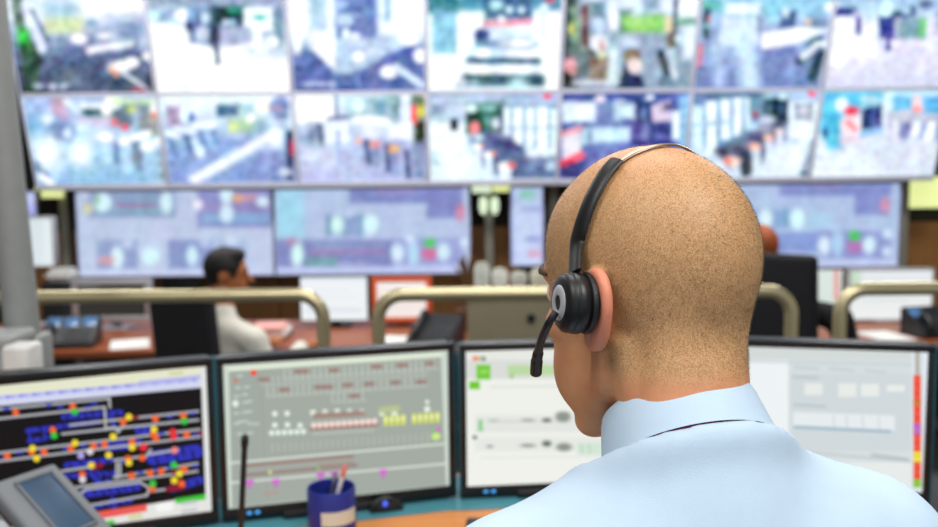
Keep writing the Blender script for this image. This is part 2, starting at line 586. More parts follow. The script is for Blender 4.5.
PIC['T4'] = (QUAD['T4'], [(0, 'f0fcff'), (500, 'f4ffff')], [
    (r, -20, -300, 790, 70, '4a90a8', 40), (r, 340, -100, 600, 110, '3a6088', 25), (e, 400, 30, 40, 30, 'b8e8f0'), (e, 475, 55, 22, 25, 'd0e4f4'), (e, 540, 55, 22, 22, 'c0d8f0'),
    (r, 180, 70, 330, 300, 'fafeff', 25), (r, 50, 50, 180, 300, '8ac4e0', 20), (r, 40, -300, 180, 60, '3a8090', 30), (p, [(300, 160), (590, 150), (660, 490), (180, 490)], 'c8e4f4'),
    (l, 345, 135, 585, 120, 34, 'e890a8'), (e, 430, 105, 20, 25, 'f0f4ff'), (e, 380, 175, 40, 30, 'd0e4f4'), (e, 320, 195, 42, 36, '303c80'), (e, 540, 170, 50, 30, 'ecf8ff'),
    (l, 300, 240, 620, 245, 36, '5a80a0', 16), (l, 250, 335, 640, 338, 36, '3f6480', 14), (l, 190, 440, 660, 445, 66, '38586a', 16),
    (e, 530, 240, 90, 22, W), (e, 330, 295, 42, 26, W), (e, 560, 298, 105, 22, W), (e, 300, 385, 78, 26, W), (e, 500, 385, 120, 25, W), (e, 520, 475, 50, 50, 'c8f0f4', 40),
    (e, 232, 460, 26, 18, '98b8c8'), (e, 285, 460, 25, 18, '98b8c8'), (p, [(610, 60), (780, 60), (780, 520), (680, 520), (640, 240)], 'fcffff', 20), (l, 658, 60, 660, 190, 12, 'b4d0e8'),
    (e, 665, 40, 24, 24, 'd8f0ff'), (e, 700, 2, 22, 12, 'f04050'), (r, -10, 310, 215, 470, 'fbffff', 30)], 14)
PIC['T5'] = (QUAD['T5'], [(0, 'b0c4d8'), (200, '94a8bc'), (480, '7f97ae')], [
    (r, 150, -300, 660, 80, 'dceaf8', 30), (r, 180, 10, 260, 100, '5a7a90', 25), (r, 340, 60, 400, 180, '4a6478', 25), (r, 480, -20, 560, 60, '7c98b0', 30), (e, 230, 140, 30, 40, 'c8e4ff'),
    (e, 310, 110, 36, 60, 'f0f4ff'), (p, [(280, 200), (560, 190), (620, 300), (560, 480), (280, 480)], '98aec4', 30), (r, 360, 85, 590, 175, '86d25c', 22), (e, 440, 120, 60, 20, 'b0dc98', 30),
    (r, 595, 90, 640, 175, 'd8c89a'), (r, 420, -50, 455, 90, 'd8ecf8', 20), (r, 10, -300, 110, 490, '3c4850', 25), (l, 90, 60, 100, 240, 40, '88b088', 25), (e, 75, 160, 20, 30, 'c8c070'),
    (l, 150, 40, 150, 240, 40, '6a4448'), (r, 60, 260, 190, 440, '68747c', 25), (e, 65, 370, 36, 52, 'e8a4ac'), (e, 45, 440, 30, 40, '181c1c'), (p, [(180, 310), (280, 310), (280, 450), (175, 450)], '857668'),
    (e, 225, 240, 50, 50, 'e8ecf8'), (e, 245, 258, 18, 32, 'c09898'), (l, 190, 285, 200, 300, 20, '2c3440'), (e, 245, 305, 24, 18, 'd4d8b0'), (l, 310, 290, 300, 440, 46, 'e4f6f8', 25),
    (e, 390, 235, 40, 25, 'c4dcec', 30), (e, 410, 312, 48, 38, '84704c'), (e, 425, 365, 42, 45, 'f0dcdc'), (p, [(335, 490), (370, 360), (400, 410), (460, 420), (485, 490)], '1e2850'),
    (r, 660, -300, 810, 110, 'f0fcff', 20), (r, 660, 100, 790, 140, '6aa08c'), (p, [(690, 140), (790, 140), (765, 330), (690, 330)], 'e8f4ff', 25),
    (l, 655, 0, 645, 180, 24, '4a5868'), (e, 630, 225, 32, 44, '5c4c48'), (e, 672, 215, 22, 28, 'd8ecff'), (p, [(590, 280), (650, 270), (665, 430), (625, 410)], 'b8ccdc'),
    (l, 570, 300, 600, 400, 42, '26343c'), (l, 600, 410, 570, 470, 30, '5a6c84'), (l, 635, 385, 652, 430, 26, 'dce4f0'), (l, 795, 260, 785, 350, 20, 'e87890'),
    (l, 95, 460, 310, 460, 26, 'd4dce4', 20)], 14)
PIC['T6'] = (QUAD['T6'], [(0, 'a8bce0'), (250, '94a8d4'), (480, '6c82b8')], [
    (r, 70, -300, 850, 90, '8fc8e0', 40), (r, 210, 15, 400, 80, 'ecf4ff', 20), (e, 120, 30, 50, 30, '60b8b0'), (l, 105, 60, 100, 200, 36, '2a4450'), (e, 115, 105, 12, 15, 'd07090'), (e, 105, 145, 18, 14, '90c4d8'),
    (p, [(200, 100), (390, 90), (390, 230), (150, 265)], 'd4e8f6', 20), (l, 320, 240, 345, 470, 110, 'c8e0f6', 40), (l, 165, 280, 175, 470, 60, 'b0c8ec', 40), (l, 395, 90, 400, 190, 22, '7c94b4'),
    (r, 440, -50, 520, 130, '90d0e8', 20), (r, 510, 60, 600, 155, '34507c', 18), (e, 540, 70, 25, 35, 'c8e0f8'), (e, 480, 100, 30, 25, 'b0e0f4'), (l, 650, 110, 790, 140, 44, '7088ac'), (e, 640, 95, 25, 25, 'b4d0ec'),
    (e, 665, 125, 16, 18, 'e8c0b0'), (e, 795, 40, 40, 30, 'f4fcff'), (p, [(400, 280), (600, 240), (620, 300), (600, 440), (420, 430)], '7a8cc0', 30), (l, 620, 340, 720, 230, 60, '3c5878'),
    (p, [(410, 185), (600, 150), (790, 165), (600, 240), (410, 275)], 'f8fcff', 14), (l, 640, 310, 700, 265, 44, 'e4ecf8'), (l, 720, 245, 790, 240, 34, 'ecf8ff'), (l, 690, 420, 740, 300, 60, '24404e', 20),
    (r, 560, 380, 650, 450, '8098cc', 40), (l, 72, 255, 60, 360, 24, 'e87890'), (p, [(800, 60), (850, 60), (850, 490), (735, 490)], 'f0f0fc', 25)], 14)
PIC['T7'] = (QUAD['T7'], [(0, 'd0e0f4'), (120, 'e4e8f6'), (300, 'dcdcf0'), (480, 'd0d4ec')], [
    (r, -20, -300, 800, 80, 'a8c8e4', 40), (r, 80, 90, 330, 330, 'f4f6ff', 60), (e, 70, 40, 45, 40, 'fbffff'), (l, 110, 65, 200, 65, 46, '303c88'), (e, 215, 85, 25, 25, 'b0b8d8'), (l, 225, 110, 225, 180, 24, '28307c'),
    (e, 290, 50, 40, 60, 'b8d4e4', 30), (e, 380, 50, 42, 48, 'd8fcff'), (r, 440, 100, 600, 212, '78a0b0', 20), (l, 430, 95, 520, 60, 56, '344c78'), (r, 340, 95, 425, 215, '2c3c90'), (l, 385, 210, 388, 265, 28, '202c70'),
    (e, 360, 240, 20, 25, 'c8d0ec'), (e, 450, 112, 28, 22, 'a0a8c8'), (e, 490, 60, 26, 26, 'b8d0e8'), (p, [(560, 110), (610, 100), (590, 205), (560, 205)], '68c070'), (e, 600, 25, 36, 26, '485c80'),
    (r, 620, 80, 800, 210, 'dcd8f0', 25), (r, 660, 60, 720, 160, '8ca0c8', 40), (e, 110, 320, 40, 60, W, 50), (r, 720, 100, 800, 460, 'c4cce8', 60)], 14)
PIC['B1'] = (QUAD['B1'], [(30, 'b0c0e4'), (250, 'b4d8f0'), (480, '8cb8dc')], [
    (r, 130, 30, 220, 160, 'b898b4', 30), (r, 0, 30, 130, 150, 'a8c0ec', 30), (l, 220, 60, 280, 110, 32, 'd8ecf4'), (r, 440, 70, 560, 180, '5a7480', 25), (r, 300, 90, 450, 142, '3a6070', 14), (r, 290, 70, 440, 95, 'f4f4ff', 14),
    (r, 280, 140, 460, 185, 'd0c8e0', 25), (e, 460, 60, 50, 42, W), (e, 425, 105, 28, 28, W), (e, 555, 100, 27, 22, 'c8d888'), (r, 590, 60, 660, 210, '6a7884', 20), (r, 640, 130, 710, 240, 'a0a0a4', 25), (e, 680, 85, 30, 45, W), (e, 675, 128, 18, 15, 'f08070'),
    (r, 460, 50, 700, 70, 'c0e0a0', 20), (r, 15, 140, 170, 230, '78a8d4', 30), (e, 120, 155, 36, 24, 'e0ecf8'), (e, 200, 220, 65, 50, '6a80b8', 25), (e, 225, 222, 22, 26, 'd8f0ff'), (e, 305, 200, 25, 26, 'd8f4ff'), (r, 330, 220, 560, 270, 'c8dcf4', 30),
    (e, 470, 168, 16, 16, 'f0506c'), (e, 520, 192, 19, 16, 'f0405c'), (e, 120, 330, 70, 90, 'f8ffff', 60), (e, 295, 330, 50, 58, W, 40), (l, 425, 260, 430, 360, 40, 'c4e4f8'), (e, 420, 243, 32, 24, W), (l, 480, 280, 480, 370, 32, '6888b0'),
    (l, 520, 290, 530, 410, 45, 'b8dcf4'), (e, 520, 268, 32, 22, W), (l, 580, 280, 590, 400, 48, '7c98b0'), (e, 585, 350, 26, 40, '66788c'), (l, 565, 247, 640, 228, 34, W), (l, 640, 320, 645, 450, 52, 'a4c8e8'), (e, 640, 292, 36, 26, W), (e, 700, 265, 40, 24, 'f8fcff'),
    (r, 690, 310, 760, 480, 'b0c8dc', 20), (e, 715, 330, 20, 9, '74889c'), (e, 715, 385, 20, 9, '74889c'), (e, 722, 440, 20, 20, '60808c'), (l, 5, 330, 60, 400, 30, '5a78a8', 25), (l, 60, 400, 120, 440, 22, '5a80a8'), (l, 90, 445, 150, 490, 32, W)], 14)
PIC['B2'] = (QUAD['B2'], [(20, 'f0fcff'), (140, 'd4e6f6'), (250, '90acd8'), (480, '8098d0')], [
    (r, 55, 90, 135, 190, 'a890b8', 20), (e, 150, 130, 25, 48, 'e0f4ff'), (e, 185, 145, 15, 25, '4060a0'), (r, 310, 75, 430, 137, '4f7098', 14), (r, 430, 80, 590, 140, 'a8d0d8', 25), (e, 550, 90, 40, 36, 'fffff0'), (r, 380, 150, 540, 220, 'a8d0a8', 25),
    (e, 645, 95, 52, 65, '6a7cb0', 20), (r, 590, 80, 660, 110, 'a088a8', 15), (e, 490, 145, 25, 25, W), (e, 400, 190, 22, 26, 'c8e48c'), (e, 540, 200, 40, 40, '90b4cc', 25),
    (l, 70, 260, 110, 350, 26, '5a78b0'), (l, 150, 240, 180, 310, 30, '5a78b0'), (l, 230, 230, 258, 300, 28, '6080b8'), (l, 290, 220, 318, 270, 26, '6c88c0'), (l, 60, 225, 110, 240, 32, 'f4fcff'), (l, 110, 203, 190, 215, 32, 'e8f4ff'),
    (l, 195, 182, 300, 178, 32, 'f4fcff'), (e, 225, 318, 24, 30, 'f0fcff'), (l, 200, 260, 215, 310, 26, 'd0e8f8'), (p, [(470, 470), (550, 330), (670, 315), (680, 470)], '8494c8', 25), (l, 200, 460, 620, 225, 52, 'f4faff', 20),
    (r, 560, 270, 660, 305, 'd8e4f8', 25), (e, 610, 240, 50, 40, 'e8f0ff'), (r, 690, 60, 780, 200, 'e4f2fc', 20), (l, 693, 225, 690, 450, 32, '28284c'), (l, 706, 270, 706, 325, 26, 'f0506c'), (e, 668, 425, 34, 20, 'd8dcf0'),
    (r, -30, 250, 60, 480, 'b4cce8', 20), (e, 25, 440, 25, 30, '6c8898'), (e, 28, 330, 20, 9, '74889c'), (e, 28, 385, 20, 9, '74889c')], 14)
PIC['B3'] = (QUAD['B3'], [(20, 'e8f4ff'), (150, 'd4e0f4'), (250, 'b0bce0'), (470, 'b4bce4')], [
    (r, 290, 40, 430, 135, 'a8ccdc', 20), (e, 350, 80, 32, 42, 'e8fcff'), (r, 430, 40, 500, 135, '7ca4bc', 20), (r, 500, 20, 560, 185, '90b0b8', 20), (r, 545, 40, 570, 140, '5c8088'), (r, 15, 20, 232, 170, 'fdfeff', 14), (l, 237, 30, 242, 130, 14, '6080a0'),
    (e, 600, 105, 36, 48, 'd8e8ff'), (r, 655, 30, 710, 140, 'c8c040', 14), (r, 640, 150, 710, 290, '38382c', 18), (r, 625, 70, 655, 172, 'e84848', 12), (r, 625, 30, 690, 72, '3c5840', 16), (r, 50, 300, 240, 390, 'd0d8f0', 60), (l, 200, 150, 380, 130, 16, '60708c'),
    (e, 120, 230, 38, 52, '8494b4', 25), (l, 155, 190, 165, 270, 30, '5c6c90'), (r, 180, 170, 330, 275, 'e8f4ff', 20), (l, 345, 150, 500, 170, 50, 'f4fcff'), (r, 380, 180, 500, 242, 'd8e8ff', 20), (r, 510, 170, 630, 250, 'f0f8ff', 20),
    (l, 325, 200, 335, 360, 40, 'b8c4e4', 20), (l, 250, 220, 252, 360, 24, '9cacd8'), (l, 395, 270, 410, 370, 30, '44547a'), (l, 442, 300, 445, 370, 50, '8c98c0'), (e, 437, 280, 26, 20, 'f4a898'), (l, 500, 290, 512, 410, 30, '4c5c88'),
    (l, 545, 330, 548, 410, 55, '8c98c4'), (e, 535, 303, 30, 20, 'f8b878'), (l, 600, 320, 612, 440, 30, '50608a'), (p, [(625, 290), (700, 255), (700, 465), (645, 455)], '8894bc'), (e, 355, 262, 17, 17, 'f0b8a0'), (l, 40, 210, 70, 270, 22, '9cb0d0')], 14)
PIC['B4'] = (QUAD['B4'], [(20, '98acd0'), (90, 'b0c4dc'), (300, 'e8f8fc'), (460, 'd8ecf8')], [
    (l, 40, 60, 400, 30, 20, 'c8d8ec', 20), (r, 30, 85, 220, 170, 'b8cce0', 30), (r, 40, 80, 130, 130, '90a4c0', 30), (r, 15, 170, 225, 315, 'f0faff', 25), (r, 150, 150, 184, 207, '101828', 10), (r, 230, 72, 420, 222, '0c4430', 16), (e, 255, 95, 34, 23, 'e8ffff'),
    (e, 345, 95, 42, 18, 'a0d0d8'), (r, 390, 110, 420, 215, '384c68', 14), (e, 340, 150, 20, 40, '6c9c9c'), (e, 380, 170, 22, 30, 'd8e8f0'), (r, 420, 85, 710, 310, '80a4c8', 20), (r, 425, 90, 455, 235, 'f0ffff', 10),
    (r, 470, 90, 521, 285, 'f4ffff', 10), (r, 535, 90, 581, 300, 'f0ffff', 10), (r, 595, 90, 651, 325, 'f4ffff', 10), (r, 665, 100, 698, 345, 'ecfcff', 10), (l, 425, 195, 690, 195, 8, 'a4c0dc'), (l, 440, 290, 440, 300, 14, '7c94b4'),
    (p, [(240, 245), (330, 200), (440, 240), (560, 330), (700, 345), (700, 455), (480, 465), (380, 440), (300, 380)], '5f7098', 20), (p, [(320, 215), (450, 245), (520, 310), (400, 320)], '48547c'), (l, 600, 360, 690, 430, 50, '6c80a8', 30),
    (e, 272, 195, 29, 33, 'f07c84'), (r, 540, 305, 650, 345, 'e8f4ff', 20), (e, 665, 390, 26, 26, 'b8d0e8'), (l, 240, 270, 252, 340, 24, 'b8d0ec'), (e, 295, 245, 20, 17, 'ccdcec'), (l, 290, 305, 292, 395, 36, 'e0f0ff'), (e, 288, 290, 22, 16, 'ffffff'),
    (e, 310, 290, 10, 9, 'e88070'), (l, 345, 350, 347, 435, 40, 'd8ecff'), (e, 343, 335, 27, 20, W), (e, 371, 328, 13, 11, 'e87060'), (l, 430, 415, 430, 470, 60, 'e8f4ff'), (e, 430, 395, 37, 24, W), (e, 463, 388, 19, 15, 'e86058'),
    (r, 110, 330, 250, 450, 'f0ffff', 40), (r, 30, 330, 85, 380, 'b8d8e4', 30), (e, 648, 30, 20, 18, 'f05468')], 12)
PIC['B5'] = (QUAD['B5'], [(20, '3c4c94'), (480, '4850a0')], [
    (r, 200, 60, 330, 172, '7890bc', 25), (r, 30, 60, 205, 168, 'e4f2ff', 16), (r, 310, 70, 415, 152, 'd8f0fc', 25), (e, 230, 45, 28, 20, 'f0e0ec'), (e, 335, 60, 26, 16, 'c0c0e0'), (r, 415, 60, 490, 170, '222c64', 20), (e, 455, 120, 18, 42, '6080b8'),
    (p, [(490, 80), (590, 50), (600, 160), (500, 170)], 'd8c8dc'), (r, 560, 75, 640, 105, '383c70', 20), (r, 635, 20, 780, 480, '88bce4', 20), (r, 600, 110, 640, 255, 'e8f4ff'), (r, 180, 190, 390, 278, 'c8e6f6', 20), (r, 130, 190, 172, 285, 'b8e0f0', 18),
    (p, [(140, 290), (400, 280), (600, 300), (600, 480), (120, 480)], '6c78bc', 40), (r, 390, 178, 592, 285, '343c80', 20), (e, 465, 220, 25, 42, '8090c4'), (e, 540, 240, 30, 20, '5c70b0'), (p, [(25, 220), (130, 180), (130, 350), (35, 390)], 'e8e4f0'), (l, 35, 382, 130, 338, 40, 'f04860'),
    (l, 25, 230, 128, 200, 18, 'e87888'), (p, [(20, 405), (150, 372), (120, 470), (20, 470)], '3a4080', 20), (e, 485, 38, 22, 17, 'f0f2fa')], 12)
PIC['B6'] = (QUAD['B6'], [(50, 'a8c4e4'), (250, 'b8d0ea'), (460, 'dce8f8')], [
    (r, 40, 30, 420, 80, '4c6488', 25), (r, 30, 70, 350, 330, '7098c8', 25), (r, 40, 100, 100, 335, 'd8f0ff', 12), (r, 115, 80, 170, 350, 'f0ffff', 12), (r, 190, 70, 240, 275, 'ecfcff', 12), (r, 255, 60, 300, 255, 'f0fcff', 12), (r, 315, 60, 345, 225, 'e8f8ff', 12), (l, 40, 205, 240, 185, 10, '90b4dc'),
    (r, 345, 60, 420, 205, '6890b0', 20), (r, 415, 55, 540, 195, '10283c', 16), (e, 510, 55, 26, 19, 'd0e8f4'), (e, 430, 55, 30, 18, 'b0d0e8'), (e, 440, 110, 14, 40, '487088'), (e, 500, 120, 18, 30, '2c5468'), (r, 540, 80, 700, 275, 'e8f4fc', 14), (r, 575, 100, 665, 177, '8c98b0', 14), (l, 580, 105, 660, 100, 12, '5c6880'),
    (e, 620, 125, 26, 26, 'c4c4d4'), (r, 700, 150, 780, 265, '88d0f0', 16), (p, [(150, 330), (330, 245), (440, 195), (520, 175), (525, 280), (440, 330), (400, 400), (340, 465), (290, 465), (230, 420)], '4c5470', 18), (l, 300, 250, 330, 300, 24, '70789a', 25),
    (e, 430, 175, 42, 24, 'bcd0e4'), (e, 430, 220, 40, 14, '98a8b8'), (e, 350, 205, 24, 22, 'b4d8f4'), (e, 370, 148, 14, 18, 'c05060'), (l, 495, 250, 495, 300, 36, 'd8e8f8'), (e, 492, 235, 23, 19, 'f0dce0'), (l, 440, 290, 442, 370, 42, 'dce8f8'), (e, 438, 268, 28, 18, 'f8ccb8'),
    (l, 372, 340, 378, 450, 50, 'd4e4f4'), (e, 365, 312, 33, 20, 'f8b8a4'), (l, 325, 370, 318, 450, 44, '2c3448', 18), (l, 262, 430, 270, 470, 56, 'c8d8ec'), (e, 252, 390, 42, 26, 'fcd8cc'), (e, 226, 386, 17, 15, 'f06850'), (p, [(470, 300), (650, 270), (650, 450), (430, 460)], 'e4f0fc', 40),
    (l, 668, 290, 620, 450, 22, '7c90ac'), (e, 625, 452, 20, 9, '3c4c68'), (e, 662, 40, 20, 17, 'f0506c')], 12)
PIC['B7'] = (QUAD['B7'], [(40, 'b8dcf0'), (300, 'd8e4f0'), (480, 'e8f4ff')], [
    (p, [(95, 40), (415, 40), (405, 95), (300, 115), (195, 130), (195, 330), (130, 340), (80, 230)], '54bde4', 20), (e, 195, 108, 36, 40, 'e0f4ff'), (r, 410, 40, 462, 225, 'e0f8ff', 20), (r, 185, 270, 310, 305, 'd8b8d0', 25), (e, 240, 215, 52, 55, 'f4d8e0'), (e, 245, 138, 37, 24, 'f04a5c'),
    (l, 228, 195, 268, 238, 22, 'f07888'), (p, [(300, 130), (400, 110), (400, 222), (300, 238)], '1c2a64'), (l, 360, 130, 360, 215, 26, '5064a8'), (p, [(290, 245), (410, 218), (410, 245), (290, 275)], '78b0e0'), (e, 340, 80, 52, 20, 'c0d8ec'), (r, 430, 140, 900, 245, 'b4b8d0', 30),
    (r, 460, 62, 562, 142, '70c0e8', 20), (r, 560, 60, 612, 140, 'f4d8dc', 12), (r, 614, 65, 900, 152, '58a8e0', 20), (e, 585, 130, 26, 15, 'f08880'), (e, 520, 160, 36, 25, 'ccd0dc'), (l, 472, 200, 482, 280, 30, 'f0f8ff'), (l, 530, 225, 512, 265, 52, '7078b0'),
    (l, 582, 210, 565, 285, 40, 'f4faff'), (l, 622, 212, 605, 275, 26, '8490c4'), (l, 662, 210, 640, 295, 42, 'f8fcff'), (l, 705, 215, 690, 290, 30, '8c98c8'), (l, 750, 220, 730, 300, 40, 'f4f8ff'), (p, [(300, 305), (500, 285), (900, 300), (900, 470), (380, 470)], 'd4dcec', 50), (e, 112, 255, 16, 22, '4068a8'), (e, 190, 440, 50, 8, 'ccd8e4', 16)], 12)
# --- lower wall displays
PIC['S1'] = (QUAD['S1'], [(0, 'bcc8e6'), (400, 'c2d0ea')], [
    (r, 85, -200, 470, 155, '8f9cc8'), (r, 120, 110, 460, 150, '8aaec4', 25), (r, 200, 60, 400, 90, '88a4c0', 30), (l, 215, 105, 370, 105, 10, 'a878a4'), (e, 145, 90, 40, 42, 'd8f4ff'), (e, 430, 90, 28, 48, 'd8f4ff'), (e, 80, 118, 22, 22, 'd8d8b0'), (e, 120, 80, 10, 20, '80b890'),
    (r, 570, -200, 905, 203, '8c90c8'), (r, 590, 140, 890, 182, '88b0d8', 25), (r, 590, 92, 890, 130, '968cc0', 25), (e, 700, 60, 30, 40, 'd8f4ff'), (e, 700, 142, 30, 40, 'd8f0ff'), (l, 740, 75, 820, 68, 28, 'd09cac'), (e, 750, 72, 18, 16, 'e8b478'), (e, 570, 100, 22, 24, 'f4f0ff'), (e, 860, 88, 27, 24, 'd8f0ff'),
    (r, 120, 258, 302, 390, '94a4d0'), (e, 210, 338, 28, 48, 'e0f8ff'), (e, 160, 350, 32, 18, 'e0a4b0'), (e, 360, 330, 40, 42, 'd8f8ff'), (e, 255, 275, 24, 18, 'c8d4f0'), (e, 380, 280, 24, 20, 'ccdcf4'), (r, 440, 258, 640, 390, '8c9ccc'), (e, 545, 330, 25, 45, 'd4f4ff'), (e, 600, 272, 26, 20, 'bcccec'),
    (r, 660, 262, 785, 380, 'a8bce0', 25), (e, 720, 262, 24, 18, 'd4e4f8'), (r, 20, 398, 940, 440, 'd0d8f8', 25)], 16)
PIC['S2'] = (QUAD['S2'], [(0, 'b4c6e6'), (400, 'bccaea')], [
    (r, 30, 30, 150, 245, 'a4d8f0', 30), (p, [(355, -200), (860, -200), (860, 162), (700, 162), (700, 95), (355, 95)], '858dc8'), (l, 480, 40, 640, 40, 12, 'a08cc0', 20), (e, 850, 135, 20, 36, 'dc94b0'), (r, 250, 150, 410, 245, '8ca4ce', 20), (e, 300, 192, 28, 42, 'd8fcf8'), (e, 350, 140, 20, 16, 'c8d8f4'), (e, 450, 190, 34, 42, 'd8fcff'),
    (l, 262, 160, 262, 230, 12, '70a0b0'), (l, 405, 150, 405, 235, 14, '70a8c0'), (r, 20, 258, 550, 378, '858dc4'), (r, 160, 338, 300, 378, '74a8ac', 20), (r, 200, 270, 520, 300, '8c9cc8', 20), (l, 190, 312, 510, 310, 14, 'a884b4'), (e, 122, 325, 26, 54, 'd8fcf8'), (e, 95, 266, 16, 12, 'c888b0'),
    (r, 550, 250, 860, 372, '9ca6d8'), (e, 570, 315, 28, 40, 'd8f0ff'), (e, 640, 320, 25, 62, 'b8dcf8'), (e, 625, 255, 18, 16, 'd4e4fc'), (e, 712, 322, 36, 28, 'd878a4'), (e, 715, 272, 23, 19, '48d858'), (e, 775, 312, 28, 38, 'd8f4ff'), (e, 865, 270, 16, 18, 'd8ecff'), (l, 300, 365, 420, 365, 14, 'b0b4dc'),
    (r, -10, 385, 900, 412, 'c4ccf6', 20)], 16)
PIC['S3'] = (QUAD['S3'], [(0, 'c4d4f4'), (500, 'ccd8fa')], [
    (r, 90, -100, 222, 115, 'acc4e2', 30), (e, 140, 68, 32, 20, '88d0b0'), (l, 120, 140, 210, 142, 26, 'a0a8d8'), (l, 150, 300, 212, 300, 34, 'a0a8e0'), (l, 165, 380, 222, 380, 34, 'dca8c4'), (r, 50, 0, 72, 430, 'a8b4ec', 14), (r, 216, 0, 230, 430, 'b4bcf0', 12)], 18)
PIC['S4'] = (QUAD['S4'], [(0, 'aec2e6'), (400, 'b6caea')], [
    (p, [(195, -200), (720, -200), (672, 188), (525, 188), (525, 105), (195, 105)], '8590cc'), (l, 350, 60, 460, 62, 12, '9c90c4', 20), (e, 660, 145, 20, 32, 'd894b4'), (r, 90, 170, 240, 245, '8cacda', 20), (e, 135, 205, 30, 42, 'e0f8ff'), (e, 275, 205, 32, 42, 'd8fcff'), (l, 222, 170, 222, 230, 14, '70a8c0'), (r, 330, 180, 430, 245, 'a8d0ec', 30),
    (r, -300, 265, 370, 352, '889cd6'), (r, 370, 258, 685, 382, '909cd2'), (e, 392, 325, 26, 42, 'e0f0ff'), (e, 450, 310, 26, 58, 'b4d8f6'), (e, 525, 328, 36, 28, 'b87cbc'), (e, 525, 280, 24, 21, '48d858'), (e, 590, 320, 28, 38, 'd8f4ff'), (e, 672, 272, 22, 22, 'd8ecff'), (e, 668, 350, 20, 22, 'd4e4fc'), (r, 370, 390, 720, 420, 'c8d0f6', 20)], 16)
PIC['S0'] = (QUAD['S0'], [(0, 'b8bcf0'), (200, 'a8acec')], [(r, -100, 60, 300, 110, 'c4cef4', 40)], 20)
# --- desk monitors
ops = [(p, [(-150, 108), (632, 32), (632, 68), (-150, 140)], 'e4e6cc', 4), (p, [(-150, 138), (632, 68), (622, 100), (-150, 170)], 'd2d6ee', 6)]
for q in range(46):
    ops.append((l, -20 + q * 13.6, 133 - q * 1.27, -13 + q * 13.6, 132.4 - q * 1.27, 9, ['8088e8', 'a0a4f0', 'b8bcf0'][q % 3], 5))
ops += [(l, 430, 86, 620, 66, 12, 'b4b8ec', 6), (l, 520, 58, 560, 54, 6, 'c8c890', 4)]
for a in [(85, 232, 300, 205, 16), (90, 263, 135, 256, 16), (95, 235, 95, 262, 16), (195, 190, 370, 176, 18), (340, 276, 425, 266, 20), (330, 290, 400, 284, 10), (425, 230, 462, 226, 26), (470, 316, 600, 296, 44), (205, 338, 340, 322, 20),
          (205, 372, 350, 362, 16), (280, 345, 300, 385, 24), (250, 428, 420, 405, 24), (255, 470, 400, 446, 16), (345, 440, 350, 465, 14), (530, 408, 612, 384, 26), (340, 190, 350, 215, 12), (140, 240, 150, 250, 16)]:
    ops.append((l, *a, '2a32b4', 5))
    if a[4] > 15:                                                      # the blue blocks are broken up by thin dark gaps
        n_ = max(2, int(math.hypot(a[2] - a[0], a[3] - a[1]) / 24))
        for q in range(n_):
            t_ = (q + 0.3 + 0.4 * ((q * 7) % 5) / 5) / n_
            gx, gy = a[0] + (a[2] - a[0]) * t_, a[1] + (a[3] - a[1]) * t_
            ops.append((l, gx, gy - a[4] * (0.45 if q % 2 else 0.1), gx + 7, gy + a[4] * (0.1 if q % 2 else 0.45), 5, '0a0a14', 4))
for a in [(-40, 170, 335, 133), (335, 133, 337, 160), (-40, 199, 320, 160), (321, 160, 324, 225), (324, 225, 350, 222), (350, 222, 362, 236), (362, 236, 378, 216), (215, 215, 400, 194), (400, 194, 608, 172), (190, 242, 400, 220), (400, 220, 608, 199), (-40, 305, 612, 228), (-40, 330, 615, 250),
          (350, 322, 448, 310), (448, 310, 462, 290), (460, 304, 545, 290), (190, 356, 290, 341), (358, 330, 358, 378), (368, 330, 368, 372), (350, 375, 605, 332), (230, 406, 605, 356), (240, 432, 262, 412), (262, 412, 430, 390), (430, 390, 458, 408), (458, 408, 450, 430), (450, 430, 268, 462), (462, 418, 520, 410)]:
    ops.append((l, *a, 8, 'b2b4ba', 4))
for a in [(285, 345, 310, 338, 16), (515, 412, 560, 405, 16), (530, 360, 560, 355, 12), (390, 192, 420, 190, 10), (425, 285, 450, 280, 12), (612, 240, 618, 240, 14), (530, 395, 555, 388, 14)]:
    ops.append((l, *a, '8c1420', 5))
for x_, y_ in [(20, 166), (150, 155), (270, 160), (290, 150), (185, 160), (60, 300), (15, 315), (130, 295), (200, 288), (255, 280), (300, 275), (600, 245), (540, 250), (520, 190), (590, 180), (440, 240), (380, 328), (430, 360), (480, 352), (520, 345), (600, 340), (330, 385), (495, 240)]:
    ops.append((l, x_ - 6, y_, x_ + 6, y_ - 1, 8, '3a44c8', 4))
for c, lst in {'f0642c': [(48, 176), (223, 158), (162, 230), (97, 297), (22, 310), (135, 297), (217, 287), (287, 279), (320, 274), (378, 205), (476, 196), (562, 187), (470, 243), (405, 266), (478, 255), (572, 244), (403, 370), (460, 362), (494, 357), (436, 315), (252, 366), (467, 410), (557, 395), (393, 318), (565, 350)],
               'f0d834': [(395, 190), (347, 250), (230, 270), (100, 286), (112, 317), (333, 307), (405, 283), (280, 338), (395, 330), (550, 364), (534, 384), (472, 228)],
               '34c444': [(229, 174), (565, 203), (166, 247), (468, 394), (533, 337)], 'e83038': [(440, 283), (530, 236), (532, 250)], 'f08878': [(535, 292)], 'b0a0e8': [(248, 308)], 'd8d4d8': [(276, 296), (253, 382)]}.items():
    for x_, y_ in lst: ops.append((e, x_, y_, 11, 11, c, 5))
